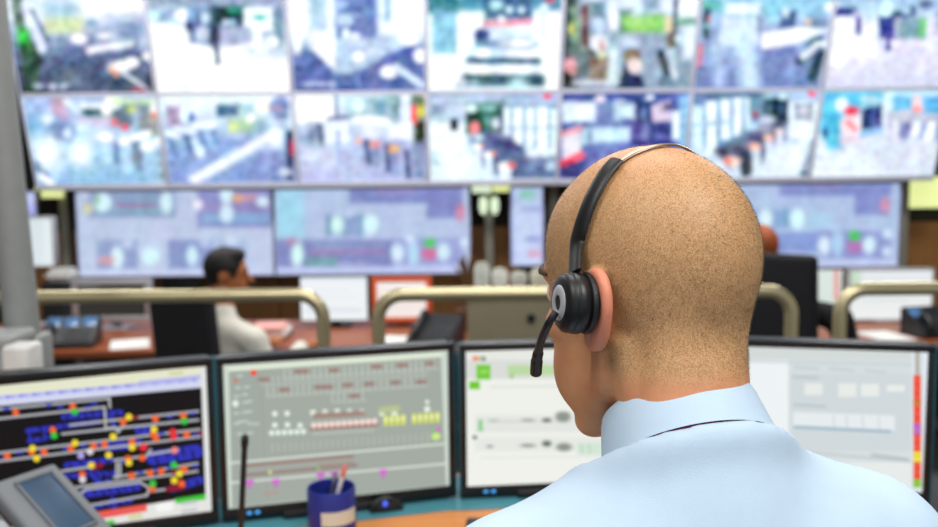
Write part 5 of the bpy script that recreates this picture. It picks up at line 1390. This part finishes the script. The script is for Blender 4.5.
def office_chair(x, y, rotz, label, back_top, bw, seat_z=0.39):
    t = thing('office_chair', label, 'chair', (x, y, LOW), rotz, 'black office chairs')
    bm = BM(); rbox(bm, (0, -0.06, seat_z - 0.04), (0.5, 0.58, 0.08), 0.035, seg=4); obj('seat', bm, CHB, t, world=False)
    bm = BM()
    rbox(bm, (0, -0.40, (seat_z + 0.1 + back_top) / 2), (bw, 0.07, back_top - seat_z - 0.1), 0.03, seg=4, rot=Matrix.Rotation(R(5), 3, 'X')); obj('backrest', bm, CHB, t, world=False)
    bm = BM(); rbox(bm, (0, -0.37, seat_z + 0.02), (0.08, 0.03, 0.3), 0.01); rbox(bm, (0, -0.2, seat_z - 0.09), (0.08, 0.36, 0.03), 0.008); obj('back_bracket', bm, CHM, t, world=False)
    for s in (-1, 1):
        bm = BM(); tube(bm, smooth_path([(s * 0.24, -0.1, seat_z - 0.06), (s * 0.34, -0.1, seat_z + 0.0), (s * 0.34, -0.08, seat_z + 0.22), (s * 0.34, 0.1, seat_z + 0.23)], 5), 0.016, n=10); obj('armrest', bm, CHB, t, world=False)
    bm = BM(); cyl(bm, (0, 0, 0.09), (0, 0, seat_z - 0.08), 0.028); obj('gas_lift', bm, CHM, t, world=False)
    for k in range(5):
        a = k * 2 * PI / 5 + 0.3
        bm = BM(); tube(bm, [(0, 0, 0.1), (0.15 * math.cos(a), 0.15 * math.sin(a), 0.09), (0.29 * math.cos(a), 0.29 * math.sin(a), 0.07)], [0.028, 0.022, 0.016], n=10); lg = obj('leg', bm, CHM, t, world=False)
        bm = BM(); cyl(bm, (0.29 * math.cos(a) - 0.02 * math.sin(a), 0.29 * math.sin(a) + 0.02 * math.cos(a), 0.028), (0.29 * math.cos(a) + 0.02 * math.sin(a), 0.29 * math.sin(a) - 0.02 * math.cos(a), 0.028), 0.027); obj('caster', bm, CHB, lg, world=False)
    return t


def seated_person(label, x, y, rotz, head, head_yaw, skin, hairc, shirtc, trouserc, lean=0.0, bald=False):
    """Seated figure; own coordinates: x right, y forward, floor at 0. head = ear-level height and offset."""
    t = thing('person', label, 'person', (x, y, LOW), rotz)
    hx, hy, hz = head
    Hm = Matrix.Translation((hx, hy, hz)) @ Matrix.Rotation(head_yaw, 4, 'Z')
    hc = lambda v: Hm @ Vector(v)
    Rm = Hm.to_3x3()
    G = Field((hx - 0.3, hy - 0.2, 0.5), (hx + 0.3, hy + 0.62, hz + 0.17), 0.0065)
    G.add(G.ell(hc((0, -0.006, 0.042)), (0.078, 0.1, 0.094), Rm)); G.add(G.ell(hc((0, 0.036, -0.035)), (0.058, 0.06, 0.082), Rm), 0.02)
    G.add(G.ell(hc((0, 0.076, -0.1)), (0.028, 0.022, 0.02), Rm), 0.02)
    G.add(G.cap(hc((0, 0.094, 0.016)), hc((0, 0.119, -0.026)), 0.008, 0.013), 0.008)
    G.add(G.ell(hc((0, 0.083, 0.026)), (0.05, 0.02, 0.013), Rm), 0.012)
    G.add(G.ell(hc((0, 0.092, -0.066)), (0.024, 0.012, 0.011), Rm), 0.006)
    for s in (-1, 1):
        G.cut(G.ell(hc((s * 0.031, 0.103, 0.007)), (0.018, 0.014, 0.011), Rm), 0.006)
        G.add(G.ell(hc((s * 0.031, 0.084, 0.007)), (0.0125, 0.0125, 0.0125)), 0.002)
        G.add(G.ell(hc((s * 0.082, -0.012, 0.002)), (0.008, 0.02, 0.033), Rm), 0.006)
    G.add(G.cap(hc((0, -0.03, -0.03)), (hx * 0.5, hy - 0.06, hz - 0.19), 0.055, 0.06), 0.015)
    for s in (-1, 1):
        wr = Vector((s * 0.14, hy + 0.36, 0.79))
        G.add(G.cap(wr - Vector((0, 0.06, -0.005)), wr + Vector((0, 0.05, 0)), 0.027, 0.03))
        for i in range(4):
            b = wr + Vector((s * (0.03 - i * 0.02), 0.07, 0.004)); k = b + Vector((0, 0.05, 0.006)); G.add(G.cap(b, k, 0.01, 0.0095), 0.004); G.add(G.cap(k, k + Vector((0, 0.03, -0.014)), 0.0095, 0.0085), 0.003)
        G.add(G.cap((s * 0.25, hy - 0.02, hz - 0.54), wr, 0.035, 0.028), 0.01); G.add(G.cap((s * 0.19, hy - 0.07, hz - 0.30), (s * 0.25, hy - 0.02, hz - 0.54), 0.045, 0.038), 0.01); G.add(G.cap((0, hy - 0.07, hz - 0.26), (s * 0.19, hy - 0.07, hz - 0.30), 0.05, 0.045), 0.02)
        b = wr + Vector((-s * 0.028, 0.02, 0)); G.add(G.cap(b, b + Vector((-s * 0.025, 0.05, -0.003)), 0.012, 0.01), 0.006)
    V, Fc = G.mesh()

    def put(nm, V, Fc, m):
        o = np_mesh(nm, V, Fc, m)
        o.parent = t
        return o
    put('body', relax(V, Fc, 1), Fc, mat('skin_' + skin, skin, rough=0.5, var=0.08, scale=30))
    G = Field((hx - 0.12, hy - 0.15, hz - 0.1), (hx + 0.12, hy + 0.15, hz + 0.17), 0.0055)
    G.add(G.ell(hc((0, -0.01, 0.046)), (0.086, 0.106, 0.102), Rm)); G.add(G.ell(hc((0, -0.05, -0.01)), (0.066, 0.052, 0.05), Rm), 0.02)
    G.add(G.ell(hc((0.012, 0.055, 0.108)), (0.05, 0.04, 0.03), Rm), 0.02)
    G.cut(G.ell(hc((0, 0.105, -0.01)), (0.073, 0.078, 0.095), Rm), 0.01)
    for s in (-1, 1): G.cut(G.ell(hc((s * 0.085, 0.01, -0.012)), (0.022, 0.042, 0.045), Rm), 0.008)
    V, Fc = G.mesh()
    V = relax(V, Fc, 1)
    put('hair', V, Fc, mat('hair_' + hairc, hairc, rough=0.6, var=0.25, scale=90, bump=0.5, bscale=300))
    for s in (-1, 1):
        bm = BM(); tube(bm, [hc((s * 0.014, 0.1, 0.027)), hc((s * 0.032, 0.097, 0.032)), hc((s * 0.05, 0.083, 0.026))], [0.003, 0.005, 0.003], n=8)
        obj('eyebrow', bm, mat('brow_' + hairc, hairc, rough=0.7), t, world=False)
    sz = hz - 0.20
    G = Field((-0.36, hy - 0.36, 0.36), (0.36, hy + 0.45, sz + 0.1), 0.011)
    ty = hy - 0.07
    G.add(G.ell((hx * 0.5, ty, sz - 0.28), (0.18, 0.125, 0.29))); G.add(G.ell((0, ty * 0.5, 0.56), (0.17, 0.14, 0.15)), 0.06)
    G.add(G.cap((hx * 0.6, ty, sz - 0.03), (hx * 0.6, ty + 0.01, sz + 0.02), 0.07, 0.066), 0.03)
    for s in (-1, 1):
        G.add(G.cap((hx * 0.6 + s * 0.03, ty, sz - 0.04), (s * 0.17, ty, sz - 0.09), 0.06, 0.062), 0.04)
        G.add(G.cap((s * 0.19, ty, sz - 0.1), (s * 0.25, ty + 0.05, sz - 0.34), 0.064, 0.054), 0.03)
        G.add(G.cap((s * 0.25, ty + 0.05, sz - 0.34), (s * 0.145, hy + 0.31, 0.795), 0.052, 0.04), 0.02)
    G.f = (G.f + 0.003 * np.sin(30 * (G.Z + G.X)) * np.cos(24 * G.Y)).astype(np.float32)
    V, Fc = G.mesh()
    put('shirt', relax(V, Fc, 2), Fc, mat('top_' + shirtc, shirtc, rough=0.85, var=0.05, scale=40))
    G = Field((-0.3, -0.25, 0.08), (0.3, 0.72, 0.66), 0.014)
    G.add(G.ell((0, 0.0, 0.53), (0.175, 0.15, 0.11)))
    for s in (-1, 1):
        G.add(G.cap((s * 0.09, 0.02, 0.53), (s * 0.12, 0.42, 0.53), 0.08, 0.062), 0.04); G.add(G.cap((s * 0.12, 0.42, 0.52), (s * 0.12, 0.46, 0.12), 0.058, 0.045), 0.02)
    V, Fc = G.mesh()
    put('trousers', relax(V, Fc, 2), Fc, mat('trousers_' + trouserc, trouserc, rough=0.9))
    for s in (-1, 1):
        G = Field((s * 0.12 - 0.08, 0.34, 0.0), (s * 0.12 + 0.08, 0.74, 0.16), 0.009)
        G.f = G.f; G.add(G.cap((s * 0.12, 0.44, 0.05), (s * 0.12, 0.63, 0.04), 0.044, 0.036)); G.add(G.cap((s * 0.12, 0.45, 0.06), (s * 0.12, 0.46, 0.12), 0.045, 0.04), 0.03)
        V, Fc = G.mesh()
        put('shoe', V, Fc, mat('shoe_black', '121212', rough=0.35))
    return t


YA = R(-30.0)
cx_, cy_ = -1.12, 4.55
office_chair(cx_, cy_, YA, 'black office chair holding the dark-haired man in white', 1.17, 0.40)
hw = P(227, 276, 4.5)
dl = Matrix.Rotation(-YA, 3, 'Z') @ Vector((hw.x - cx_, hw.y - cy_, 0))
seated_person('dark-haired man in a white shirt seated at the far desk, face in profile', cx_, cy_, YA, (dl.x, dl.y, hw.z - LOW), R(-54), 'b06a3c', '0b0808', 'dad8cc', '1c1e26')
cx_, cy_ = P(814, 300, 4.66).x, 4.66
office_chair(cx_ - 0.07, cy_, R(-40), 'black high-backed office chair right of the shaven head', P(790, 250, 4.45).z - LOW, 0.46)
hw = P(763, 254, 4.6)
dl = Matrix.Rotation(R(36), 3, 'Z') @ Vector((hw.x - cx_ , hw.y - cy_ + 0.05, 0))
seated_person('ginger-haired person in a black jacket, mostly hidden behind the shaven head', cx_, cy_, R(-36), (dl.x, dl.y, hw.z - LOW), R(40), 'b86438', 'a8501e', '121216', '16161c')

# ------------------------------------------------------------------ hand rails at the step
BRASS = mat('brushed_rail_metal', 'c6bb94', rough=0.34, metal=0.7, var=0.05, scale=10)
YR = 2.72


def rail(xl, xr, py, label, rl, y_r=None):
    """Tube with rounded corners and two posts on the step."""
    rr = 0.0205
    a, b = P(xl, py, YR), P(xr, y_r or py, YR)
    z = (a.z + b.z) / 2
    xa, xb = a.x + rr, b.x - rr
    R_ = 0.075
    path = [Vector((xa, YR, FLOOR))]
    path += [Vector((xa, YR, FLOOR + 0.4)), Vector((xa, YR, z - R_ - 0.03))]
    path += [Vector((xa + R_ - R_ * math.cos(t_), YR, z - R_ + R_ * math.sin(t_))) for t_ in [i * PI / 16 for i in range(9)]]
    path += [Vector((xa + (xb - xa) * k / 5, YR, z)) for k in (1, 2, 3, 4)]
    path += [Vector((xb - R_ + R_ * math.sin(t_), YR, z - R_ + R_ * math.cos(t_))) for t_ in [i * PI / 16 for i in range(9)]]
    path += [Vector((xb, YR, z - R_ - 0.03)), Vector((xb, YR, FLOOR + 0.4)), Vector((xb, YR, FLOOR))]
    t = thing('hand_rail', label, 'railing', ((xa + xb) / 2, YR, FLOOR), 0, 'brushed metal rails behind the desk monitors')
    bm = BM(); tube(bm, path, rr, n=24, up=Vector((0, 1, 0))); obj('rail_tube', bm, BRASS, t)
    for x in (xa, xb):
        bm = BM(); lathe(bm, [(rr, 0.012), (0.055, 0.01), (0.058, 0.004), (0.058, 0.0)], 28, Matrix.Translation((x, YR, FLOOR))); obj('flange', bm, BRASS, t)


rail(-190, 329.5, 298.5, 'long brushed metal rail at the left, passing behind the grey pole', 1, 295.8)
rail(371, 799, 295.0, 'brushed metal rail in the middle, partly behind the shaven head', 1, 290.5)
rail(834, 1180, 290.0, 'brushed metal rail at the right edge', 1, 285.0)

# ------------------------------------------------------------------ grey pole with its boxes
POLE = mat('pole_grey_paint', '8e9290', rough=0.45, var=0.04)
pc = P(13.5, 200, 2.32)
t = thing('ceiling_pole', 'thick light grey pole standing at the left edge', 'pole', (pc.x, 2.32, FLOOR))
pl_ = math.tan(R(2.4)); bm = BM(); cyl(bm, (pc.x + 1.15 * pl_, 2.32, 0.0), (pc.x - 2.45 * pl_, 2.32, 3.6), 0.0425, n=40); obj('tube', bm, POLE, t)
zb, zt2 = P(20, 375, 2.32).z, P(20, 334, 2.32).z
ca, cb = P(8, 350, 2.32).x, P(45, 350, 2.32).x
bm = BM(); rbox(bm, ((ca + cb) / 2, 2.32, (zb - 0.12 + zt2) / 2), (cb - ca, 0.11, zt2 - zb + 0.12), 0.012, seg=3); obj('clamp_block', bm, POLE, t)
bm = BM(); rbox(bm, (pc.x, 2.32, 0.01), (0.2, 0.2, 0.02), 0.004); obj('foot_plate', bm, POLE, t)
GREYB = mat('equipment_grey', '9a9e9e', rough=0.5, var=0.04)
xa, xb = P(-30, 350, 2.2).x, P(22, 350, 2.2).x
zt = P(10, 331, 2.2).z
t = thing('equipment_box', 'light grey equipment box at the foot of the pole behind the left monitor', 'equipment box', ((xa + xb) / 2, 2.2, FLOOR))
bm = BM(); rbox(bm, ((xa + xb) / 2, 2.2, (zt - 0.015) / 2), (xb - xa, 0.13, zt - 0.015), 0.012, seg=3); obj('housing', bm, GREYB, t)
bm = BM(); rbox(bm, ((xa + xb) / 2, 2.2, zt - 0.018), (xb - xa + 0.012, 0.142, 0.036), 0.012, seg=3); obj('lid', bm, GREYB, t)
xa, xb = P(5, 360, 2.04).x, P(32, 360, 2.04).x
zt = P(18, 345, 2.04).z
t = thing('desk_speaker', 'small white box on the desk before the grey equipment box', 'speaker', ((xa + xb) / 2, 2.06, 0.755))
bm = BM(); rbox(bm, ((xa + xb) / 2, 2.06, (0.755 + zt) / 2), (xb - xa, 0.08, zt - 0.755), 0.01, seg=3); obj('housing', bm, mat('speaker_white', 'dcdcd8', rough=0.5), t)
bm = BM(); rbox(bm, ((xa + xb) / 2, 2.018, 0.86), (xb - xa - 0.016, 0.006, 0.14), 0.004); obj('grille', bm, mat('speaker_grille', 'b8b8b4', rough=0.8), t)

# ------------------------------------------------------------------ front desk and its monitors
DZ = 0.755
MON = [('M1', (-58, 386.6), (205.5, 366.0), 1.695, 1.86, 'left desk monitor with a black track diagram and coloured dots'),
       ('M2', (223, 363.6), (447, 350.5), 1.87, 2.0, 'desk monitor with a grey-green table, behind the blue pen cup'),
       ('M3', (465.5, 349.4), (677, 346.2), 2.0, 2.045, 'desk monitor with a white page and green logo blocks'),
       ('M4', (697, 344.6), (927.5, 351.7), 2.03, 1.923, 'right desk monitor with a red and yellow status bar')]
SCR3 = screen_mat('lit_desk_screen', 1.0)
BEZ = mat('bezel_black_gloss', '0d0f12', rough=0.3, var=0.08)
EDGE = mat('bezel_edge_painted_sheen', '2c6878', rough=0.25, var=0.05)  # bluish reflection on glossy bezel sides, put into the colour of added strips
LED = mat('blue_indicator', '2060a0', rough=0.3, emit='4898d8', estr=1.0)
ENDS = []
for key, tlp, trp, Yl, Yr, lab in MON:
    a, b = P(*tlp, Yl), P(*trp, Yr)
    z1 = (a.z + b.z) / 2
    a.z += (z1 - a.z) * 0.5; b.z += (z1 - b.z) * 0.5
    H = 0.310
    ux = (b - a); w = Vector((ux.x, ux.y, 0)).length
    rz = math.atan2(ux.y, ux.x)
    c = (a + b) / 2
    c.z = z1 - H / 2
    ENDS += [a.copy(), b.copy()]
    t = thing('desk_monitor', lab, 'monitor', (c.x, c.y, DZ), rz, 'four desk monitors side by side')
    ZC = c.z - DZ

    def bar(bm, x, z, sx, sz, y=-0.001, sy=0.02): rbox(bm, (x, y, ZC + z), (sx, sy, sz), 0.003)
    bs, bt, bb = 0.014, 0.017, 0.026
    bm = BM()
    bar(bm, 0, H / 2 + bt / 2, w + 2 * bs, bt); bar(bm, 0, -H / 2 - bb / 2, w + 2 * bs, bb)
    for s in (-1, 1): bar(bm, s * (w / 2 + bs / 2), 0, bs, H)
    bez = obj('bezel', bm, BEZ, t, world=False)
    bm = BM()
    for s in (-1, 1):
        bm = BM(); rbox(bm, (s * (w / 2 + bs + 0.0014), 0.004, ZC + (bt - bb) / 2), (0.0026, 0.028, H + bt + bb), 0.0008)
        obj('side_sheen', bm, EDGE, t, world=False, label='blue-green painted reflection on the bezel side')
    bm = BM(); rbox(bm, (0, 0.031, ZC + (bt - bb) / 2), (w + 2 * bs - 0.004, 0.044, H + bt + bb - 0.004), 0.01, seg=3); obj('housing', bm, MBLACK, t, world=False)
    bm = BM(); rbox(bm, (0, 0.075, ZC / 2 + 0.01), (0.09, 0.04, ZC), 0.008); rbox(bm, (0, 0.06, 0.011), (0.26, 0.17, 0.018), 0.006); obj('stand', bm, MBLACK, t, world=False)
    M_ = pmat(t)
    screen('screen', M_ @ Vector((-w / 2, -0.004, ZC + H / 2)), M_ @ Vector((w / 2, -0.004, ZC + H / 2)), M_ @ Vector((-w / 2, -0.004, ZC - H / 2)), PIC[key], SCR3, t, step=0.55)
    bm = BM()
    for i in (0, 1): bmesh.ops.create_uvsphere(bm, u_segments=14, v_segments=8, radius=0.0052, matrix=Matrix.Translation((-w / 2 + 0.042 + i * 0.017, -0.011, ZC - H / 2 - 0.0115)) @ Matrix.Diagonal((1.1, 0.4, 0.8, 1)))
    obj('indicator_lights', bm, LED, bez, world=False, label='two small blue lights')

DESKW = mat('desk_orange_wood', 'd88c4c', rough=0.38, var=0.1, scale=5, stretch=(1, 10, 10))
TEAL = mat('desk_teal_strip', '4a8a96', rough=0.3, var=0.05)
front = [Vector((e_.x, e_.y - 0.075, 0)) for e_ in ENDS]
back = [Vector((e_.x, e_.y + 0.17, 0)) for e_ in ENDS]
t = thing('control_desk', 'orange wood control desk with a teal strip under the monitors', 'desk', (0.1, 1.7, FLOOR))
bm = BM()
outl = [(-1.6, 1.12), (-0.45, 1.12), (-0.2, 1.16), (0.1, 1.19), (0.5, 1.16), (0.75, 1.12), (0.97, 1.14)] + [(1.0, back[-1].y)] + [(v_.x, v_.y) for v_ in reversed(back)] + [(-1.6, back[0].y)]
prism(bm, outl, DZ - 0.035, DZ - 0.0005); obj('desktop', bm, DESKW, t)
bm = BM(); prism(bm, [(v_.x, v_.y) for v_ in front] + [(v_.x, v_.y - 0.02) for v_ in reversed(back)], DZ - 0.001, DZ + 0.0018); obj('teal_strip', bm, TEAL, t, label='teal strip along the back of the desktop')
for x in (-1.5, 0.93):
    bm = BM(); rbox(bm, (x, 1.55, (DZ - 0.035) / 2), (0.05, 0.7, DZ - 0.035), 0.005); obj('side_panel', bm, GREYM, t)

# pen cup with pens
c = P(331.5, 500, 1.78)
BLUEC = mat('cup_blue_plastic', '23308c', rough=0.4, var=0.06)
hc_ = P(331, 486, 1.78).z - DZ
t = thing('pen_cup', 'dark blue pen cup with a white label in front of the grey-green monitor', 'pen cup', (c.x, 1.78, DZ))
rr = 0.0485
bm = BM(); lathe(bm, [(0.001, 0.0), (rr * 0.97, 0.0), (rr, 0.004), (rr, hc_ - 0.003), (rr - 0.0015, hc_), (rr - 0.004, hc_ - 0.001), (rr - 0.005, 0.006), (0.001, 0.006)], 48); obj('cup_wall', bm, BLUEC, t, world=False)
bm = BM()
rows = []
za, zb_ = hc_ - 0.066, hc_ - 0.038
for i in range(17):
    a = R(-106) + R(92) * i / 16
    rows.append([bm.verts.new(((rr + q) * math.cos(a), (rr + q) * math.sin(a), z)) for q, z in ((0.0002, za), (0.0012, za), (0.0012, zb_), (0.0002, zb_))])
for A_, B_ in zip(rows, rows[1:]):
    for k in range(4): bm.faces.new((A_[k], B_[k], B_[(k + 1) % 4], A_[(k + 1) % 4]))
bm.faces.new(rows[0]); bm.faces.new(rows[-1])
obj('label_sticker', bm, mat('label_paper', 'd8d6c4', rough=0.8, var=0.05, scale=200), t, world=False)


def pen(base, tip, label, body, capc, rr=0.0048):
    base, tip = Vector(base), Vector(tip)
    d = (tip - base).normalized()
    t = thing('pen', label, 'pen', tuple(base), 0, 'pens in the blue cup')
    q = Matrix.Translation(base) @ d.to_track_quat('Z', 'Y').to_matrix().to_4x4()
    L_ = (tip - base).length
    bm = BM(); lathe(bm, [(0.001, 0), (rr * 0.4, 0.0), (rr, 0.015), (rr, L_ * 0.84), (0.001, L_ * 0.84)], 18, q); obj('barrel', bm, body, t)
    bm = BM(); lathe(bm, [(0.001, L_ * 0.84), (rr * 1.1, L_ * 0.84), (rr * 1.1, L_ * 0.97), (rr * 0.6, L_), (0.001, L_)], 18, q); obj('pen_cap', bm, capc, t)


pen((c.x - 0.012, 1.775, DZ + 0.007), P(345.5, 465, 1.77), 'white pen with a pink-red cap in the blue cup', mat('pen_white', 'e0e0e4', rough=0.35), mat('pen_red', 'e08078', rough=0.35))
pen((c.x - 0.02, 1.79, DZ + 0.007), P(336, 472, 1.79), 'thin grey pen left of the white pen in the blue cup', mat('pen_grey', '70727c', rough=0.3, metal=0.5), mat('pen_grey_cap', '8c8e98', rough=0.3, metal=0.5), 0.004)

# gooseneck microphone
b = P(241, 527, 1.55); tp_ = P(245, 436, 1.55)
t = thing('gooseneck_microphone', 'thin black upright gooseneck microphone before the grey-green monitor', 'microphone', (b.x, 1.55, DZ))
bot = Vector((b.x + (b.x - tp_.x) * 0.5, 1.55, DZ + 0.02))
bm = BM(); lathe(bm, [(0.001, 0), (0.05, 0), (0.052, 0.006), (0.04, 0.02), (0.014, 0.026), (0.001, 0.026)], 32, Matrix.Translation((bot.x, 1.55, DZ))); obj('base', bm, BLKP, t)
bm = BM(); tube(bm, smooth_path([bot, b, b.lerp(tp_, 0.5), b.lerp(tp_, 0.9)], 8), 0.0052, n=14); obj('stem', bm, BLKP, t)
bm = BM(); tube(bm, [b.lerp(tp_, 0.88), b.lerp(tp_, 0.9), b.lerp(tp_, 0.97), tp_, tp_ + Vector((0, 0, 0.003))], [0.0055, 0.0066, 0.0068, 0.0055, 0.002], n=16); obj('capsule', bm, CUSH, t)

# little black switch box with a blue light, and keyboard
c = PZ(386, 512, DZ)
t = thing('switch_box', 'small black arched switch with a blue light right of the pen cup', 'switch', (c.x, c.y, DZ), R(15))
bm = BM(); tube(bm, smooth_path([(-0.03, 0.0, 0.004), (-0.024, 0, 0.02), (0.0, 0, 0.03), (0.022, 0, 0.02), (0.034, 0, 0.004)], 5), 0.007, n=10); rbox(bm, (0.002, 0, 0.012), (0.05, 0.016, 0.022), 0.005); obj('housing', bm, BLKP, t, world=False)
bm = BM(); bmesh.ops.create_uvsphere(bm, u_segments=16, v_segments=10, radius=0.0062, matrix=Matrix.Translation((-0.003, -0.009, 0.022))); obj('button_light', bm, mat('blue_button', '3050c0', rough=0.3, emit='4860e0', estr=1.0), t, world=False, label='glowing blue button')
c = PZ(465, 519, DZ + 0.02)
t = thing('keyboard', 'black keyboard on the desk, mostly hidden by the pale blue shirt', 'keyboard', (c.x + 0.2, c.y - 0.07, DZ), R(-2))
bm = BM(); rbox(bm, (0, 0, 0.0105), (0.4, 0.14, 0.02), 0.005); obj('case', bm, MBLACK, t, world=False)
bm = BM()
for j in range(5):
    for i in range(18): rbox(bm, (-0.185 + i * 0.0217, -0.05 + j * 0.024, 0.023), (0.018, 0.02, 0.007), 0.0015, seg=1)
obj('keys', bm, KEYM, t, world=False)

# touch phone on a stand at the lower left
A0 = P(55, 461, 1.6)
e1 = Vector((-0.049, -0.093, 0)).normalized()
e2 = Vector((0.104, -0.070, -0.083)); e2 = (e2 - e1 * e2.dot(e1)).normalized()
n3 = e2.cross(e1).normalized()
if n3.z < 0: n3 = -n3
PM = Matrix.Translation(A0) @ Matrix((e1, e2, n3)).transposed().to_4x4()
GP = mat('phone_grey_plastic', '70757a', rough=0.55, var=0.06, scale=400, bump=0.1, bscale=900)
base = PM @ Vector((0.1, 0.12, -0.02)); base.z = DZ
t = thing('desk_phone', 'grey desk phone with a blue screen at the lower left corner', 'phone', tuple(base))
bm = BM(); rbox(bm, PM @ Vector((0.064, 0.125, -0.016)), (0.128, 0.25, 0.03), 0.008, seg=3, rot=PM.to_3x3()); hs_ = obj('housing', bm, GP, t)
bm = BM()
for u0, v0, su, sv in ((0.0565, 0.0195, 0.075, 0.006), (0.0565, 0.1525, 0.075, 0.006), (0.0215, 0.086, 0.006, 0.128), (0.0915, 0.086, 0.006, 0.128)): rbox(bm, PM @ Vector((u0, v0, 0.0005)), (su, sv, 0.006), 0.002, rot=PM.to_3x3())
obj('screen_frame', bm, mat('phone_frame', '60656a', rough=0.5), t)
bm = BM(); rbox(bm, PM @ Vector((0.0565, 0.086, -0.0002)), (0.066, 0.128, 0.003), 0.0008, rot=PM.to_3x3()); obj('screen', bm, mat('phone_lcd', '123650', rough=0.5, var=0.2, scale=25, emit='2a6a98', estr=0.12), t)
bm = BM(); rbox(bm, PM @ Vector((0.2, 0.135, -0.03)), (0.13, 0.23, 0.03), 0.008, seg=3, rot=PM.to_3x3()); obj('keypad_housing', bm, GP, t)
bm = BM()
for i in range(4):
    for j in range(6): rbox(bm, PM @ Vector((0.155 + i * 0.03, 0.05 + j * 0.033, -0.013)), (0.022, 0.022, 0.006), 0.002, rot=PM.to_3x3())
obj('keys', bm, mat('phone_grey_keys', '9aa0a4', rough=0.5), t)
bm = BM(); cyl(bm, base + Vector((0, 0, 0.015)), PM @ Vector((0.1, 0.12, -0.03)), 0.02, 0.02); lathe(bm, [(0.001, 0), (0.09, 0), (0.09, 0.01), (0.03, 0.02), (0.001, 0.02)], 32, Matrix.Translation(base)); obj('stand', bm, MBLACK, t)

# operator's chair, below the picture
hp = TM @ Vector((0, 0.06, -0.8))
t = thing('operator_chair', 'black swivel chair under the man in the pale blue shirt', 'chair', (hp.x, hp.y, FLOOR), R(12))
sz = NECK.z - 0.66 - 0.15
bm = BM(); rbox(bm, (0, 0.02, sz - 0.04), (0.5, 0.5, 0.08), 0.035, seg=4); obj('seat', bm, CHB, t, world=False)
bm = BM(); cyl(bm, (0, 0, 0.09), (0, 0, sz - 0.08), 0.03); obj('gas_lift', bm, CHM, t, world=False)
for k_ in range(5):
    a = k_ * 2 * PI / 5 + 0.3
    bm = BM(); tube(bm, [(0, 0, 0.1), (0.15 * math.cos(a), 0.15 * math.sin(a), 0.08), (0.3 * math.cos(a), 0.3 * math.sin(a), 0.03)], [0.028, 0.022, 0.03], n=10); obj('leg', bm, CHM, t, world=False)

# ------------------------------------------------------------------ light
w = bpy.data.worlds.new('room_light'); SC.world = w
w.use_nodes = True
w.node_tree.nodes['Background'].inputs['Color'].default_value = (0.85, 0.92, 1.0, 1)
w.node_tree.nodes['Background'].inputs['Strength'].default_value = 0.55


def area(x, y, z, sx, sy, power, col=(1, 0.98, 0.96), rot=(0, 0, 0)):
    l_ = bpy.data.lights.new('ceiling_lamp', 'AREA')
    l_.shape = 'RECTANGLE'; l_.size = sx; l_.size_y = sy; l_.energy = power; l_.color = col
    o = bpy.data.objects.new('ceiling_lamp_light', l_)
    o.location = (x, y, z); o.rotation_euler = rot
    COL.objects.link(o)


area(1.0, -0.6, 3.5, 1.2, 1.2, 80)
area(-1.4, -0.4, 3.5, 1.2, 1.2, 50)
area(0.0, 1.9, 3.5, 1.6, 0.6, 34)
for x in (-2.4, 0.0, 2.6): area(x, 5.0, 3.5, 1.2, 0.6, 60)
SC.cycles.max_bounces = 6
SC.cycles.use_denoising = True
SC.cycles.sample_clamp_indirect = 6.0
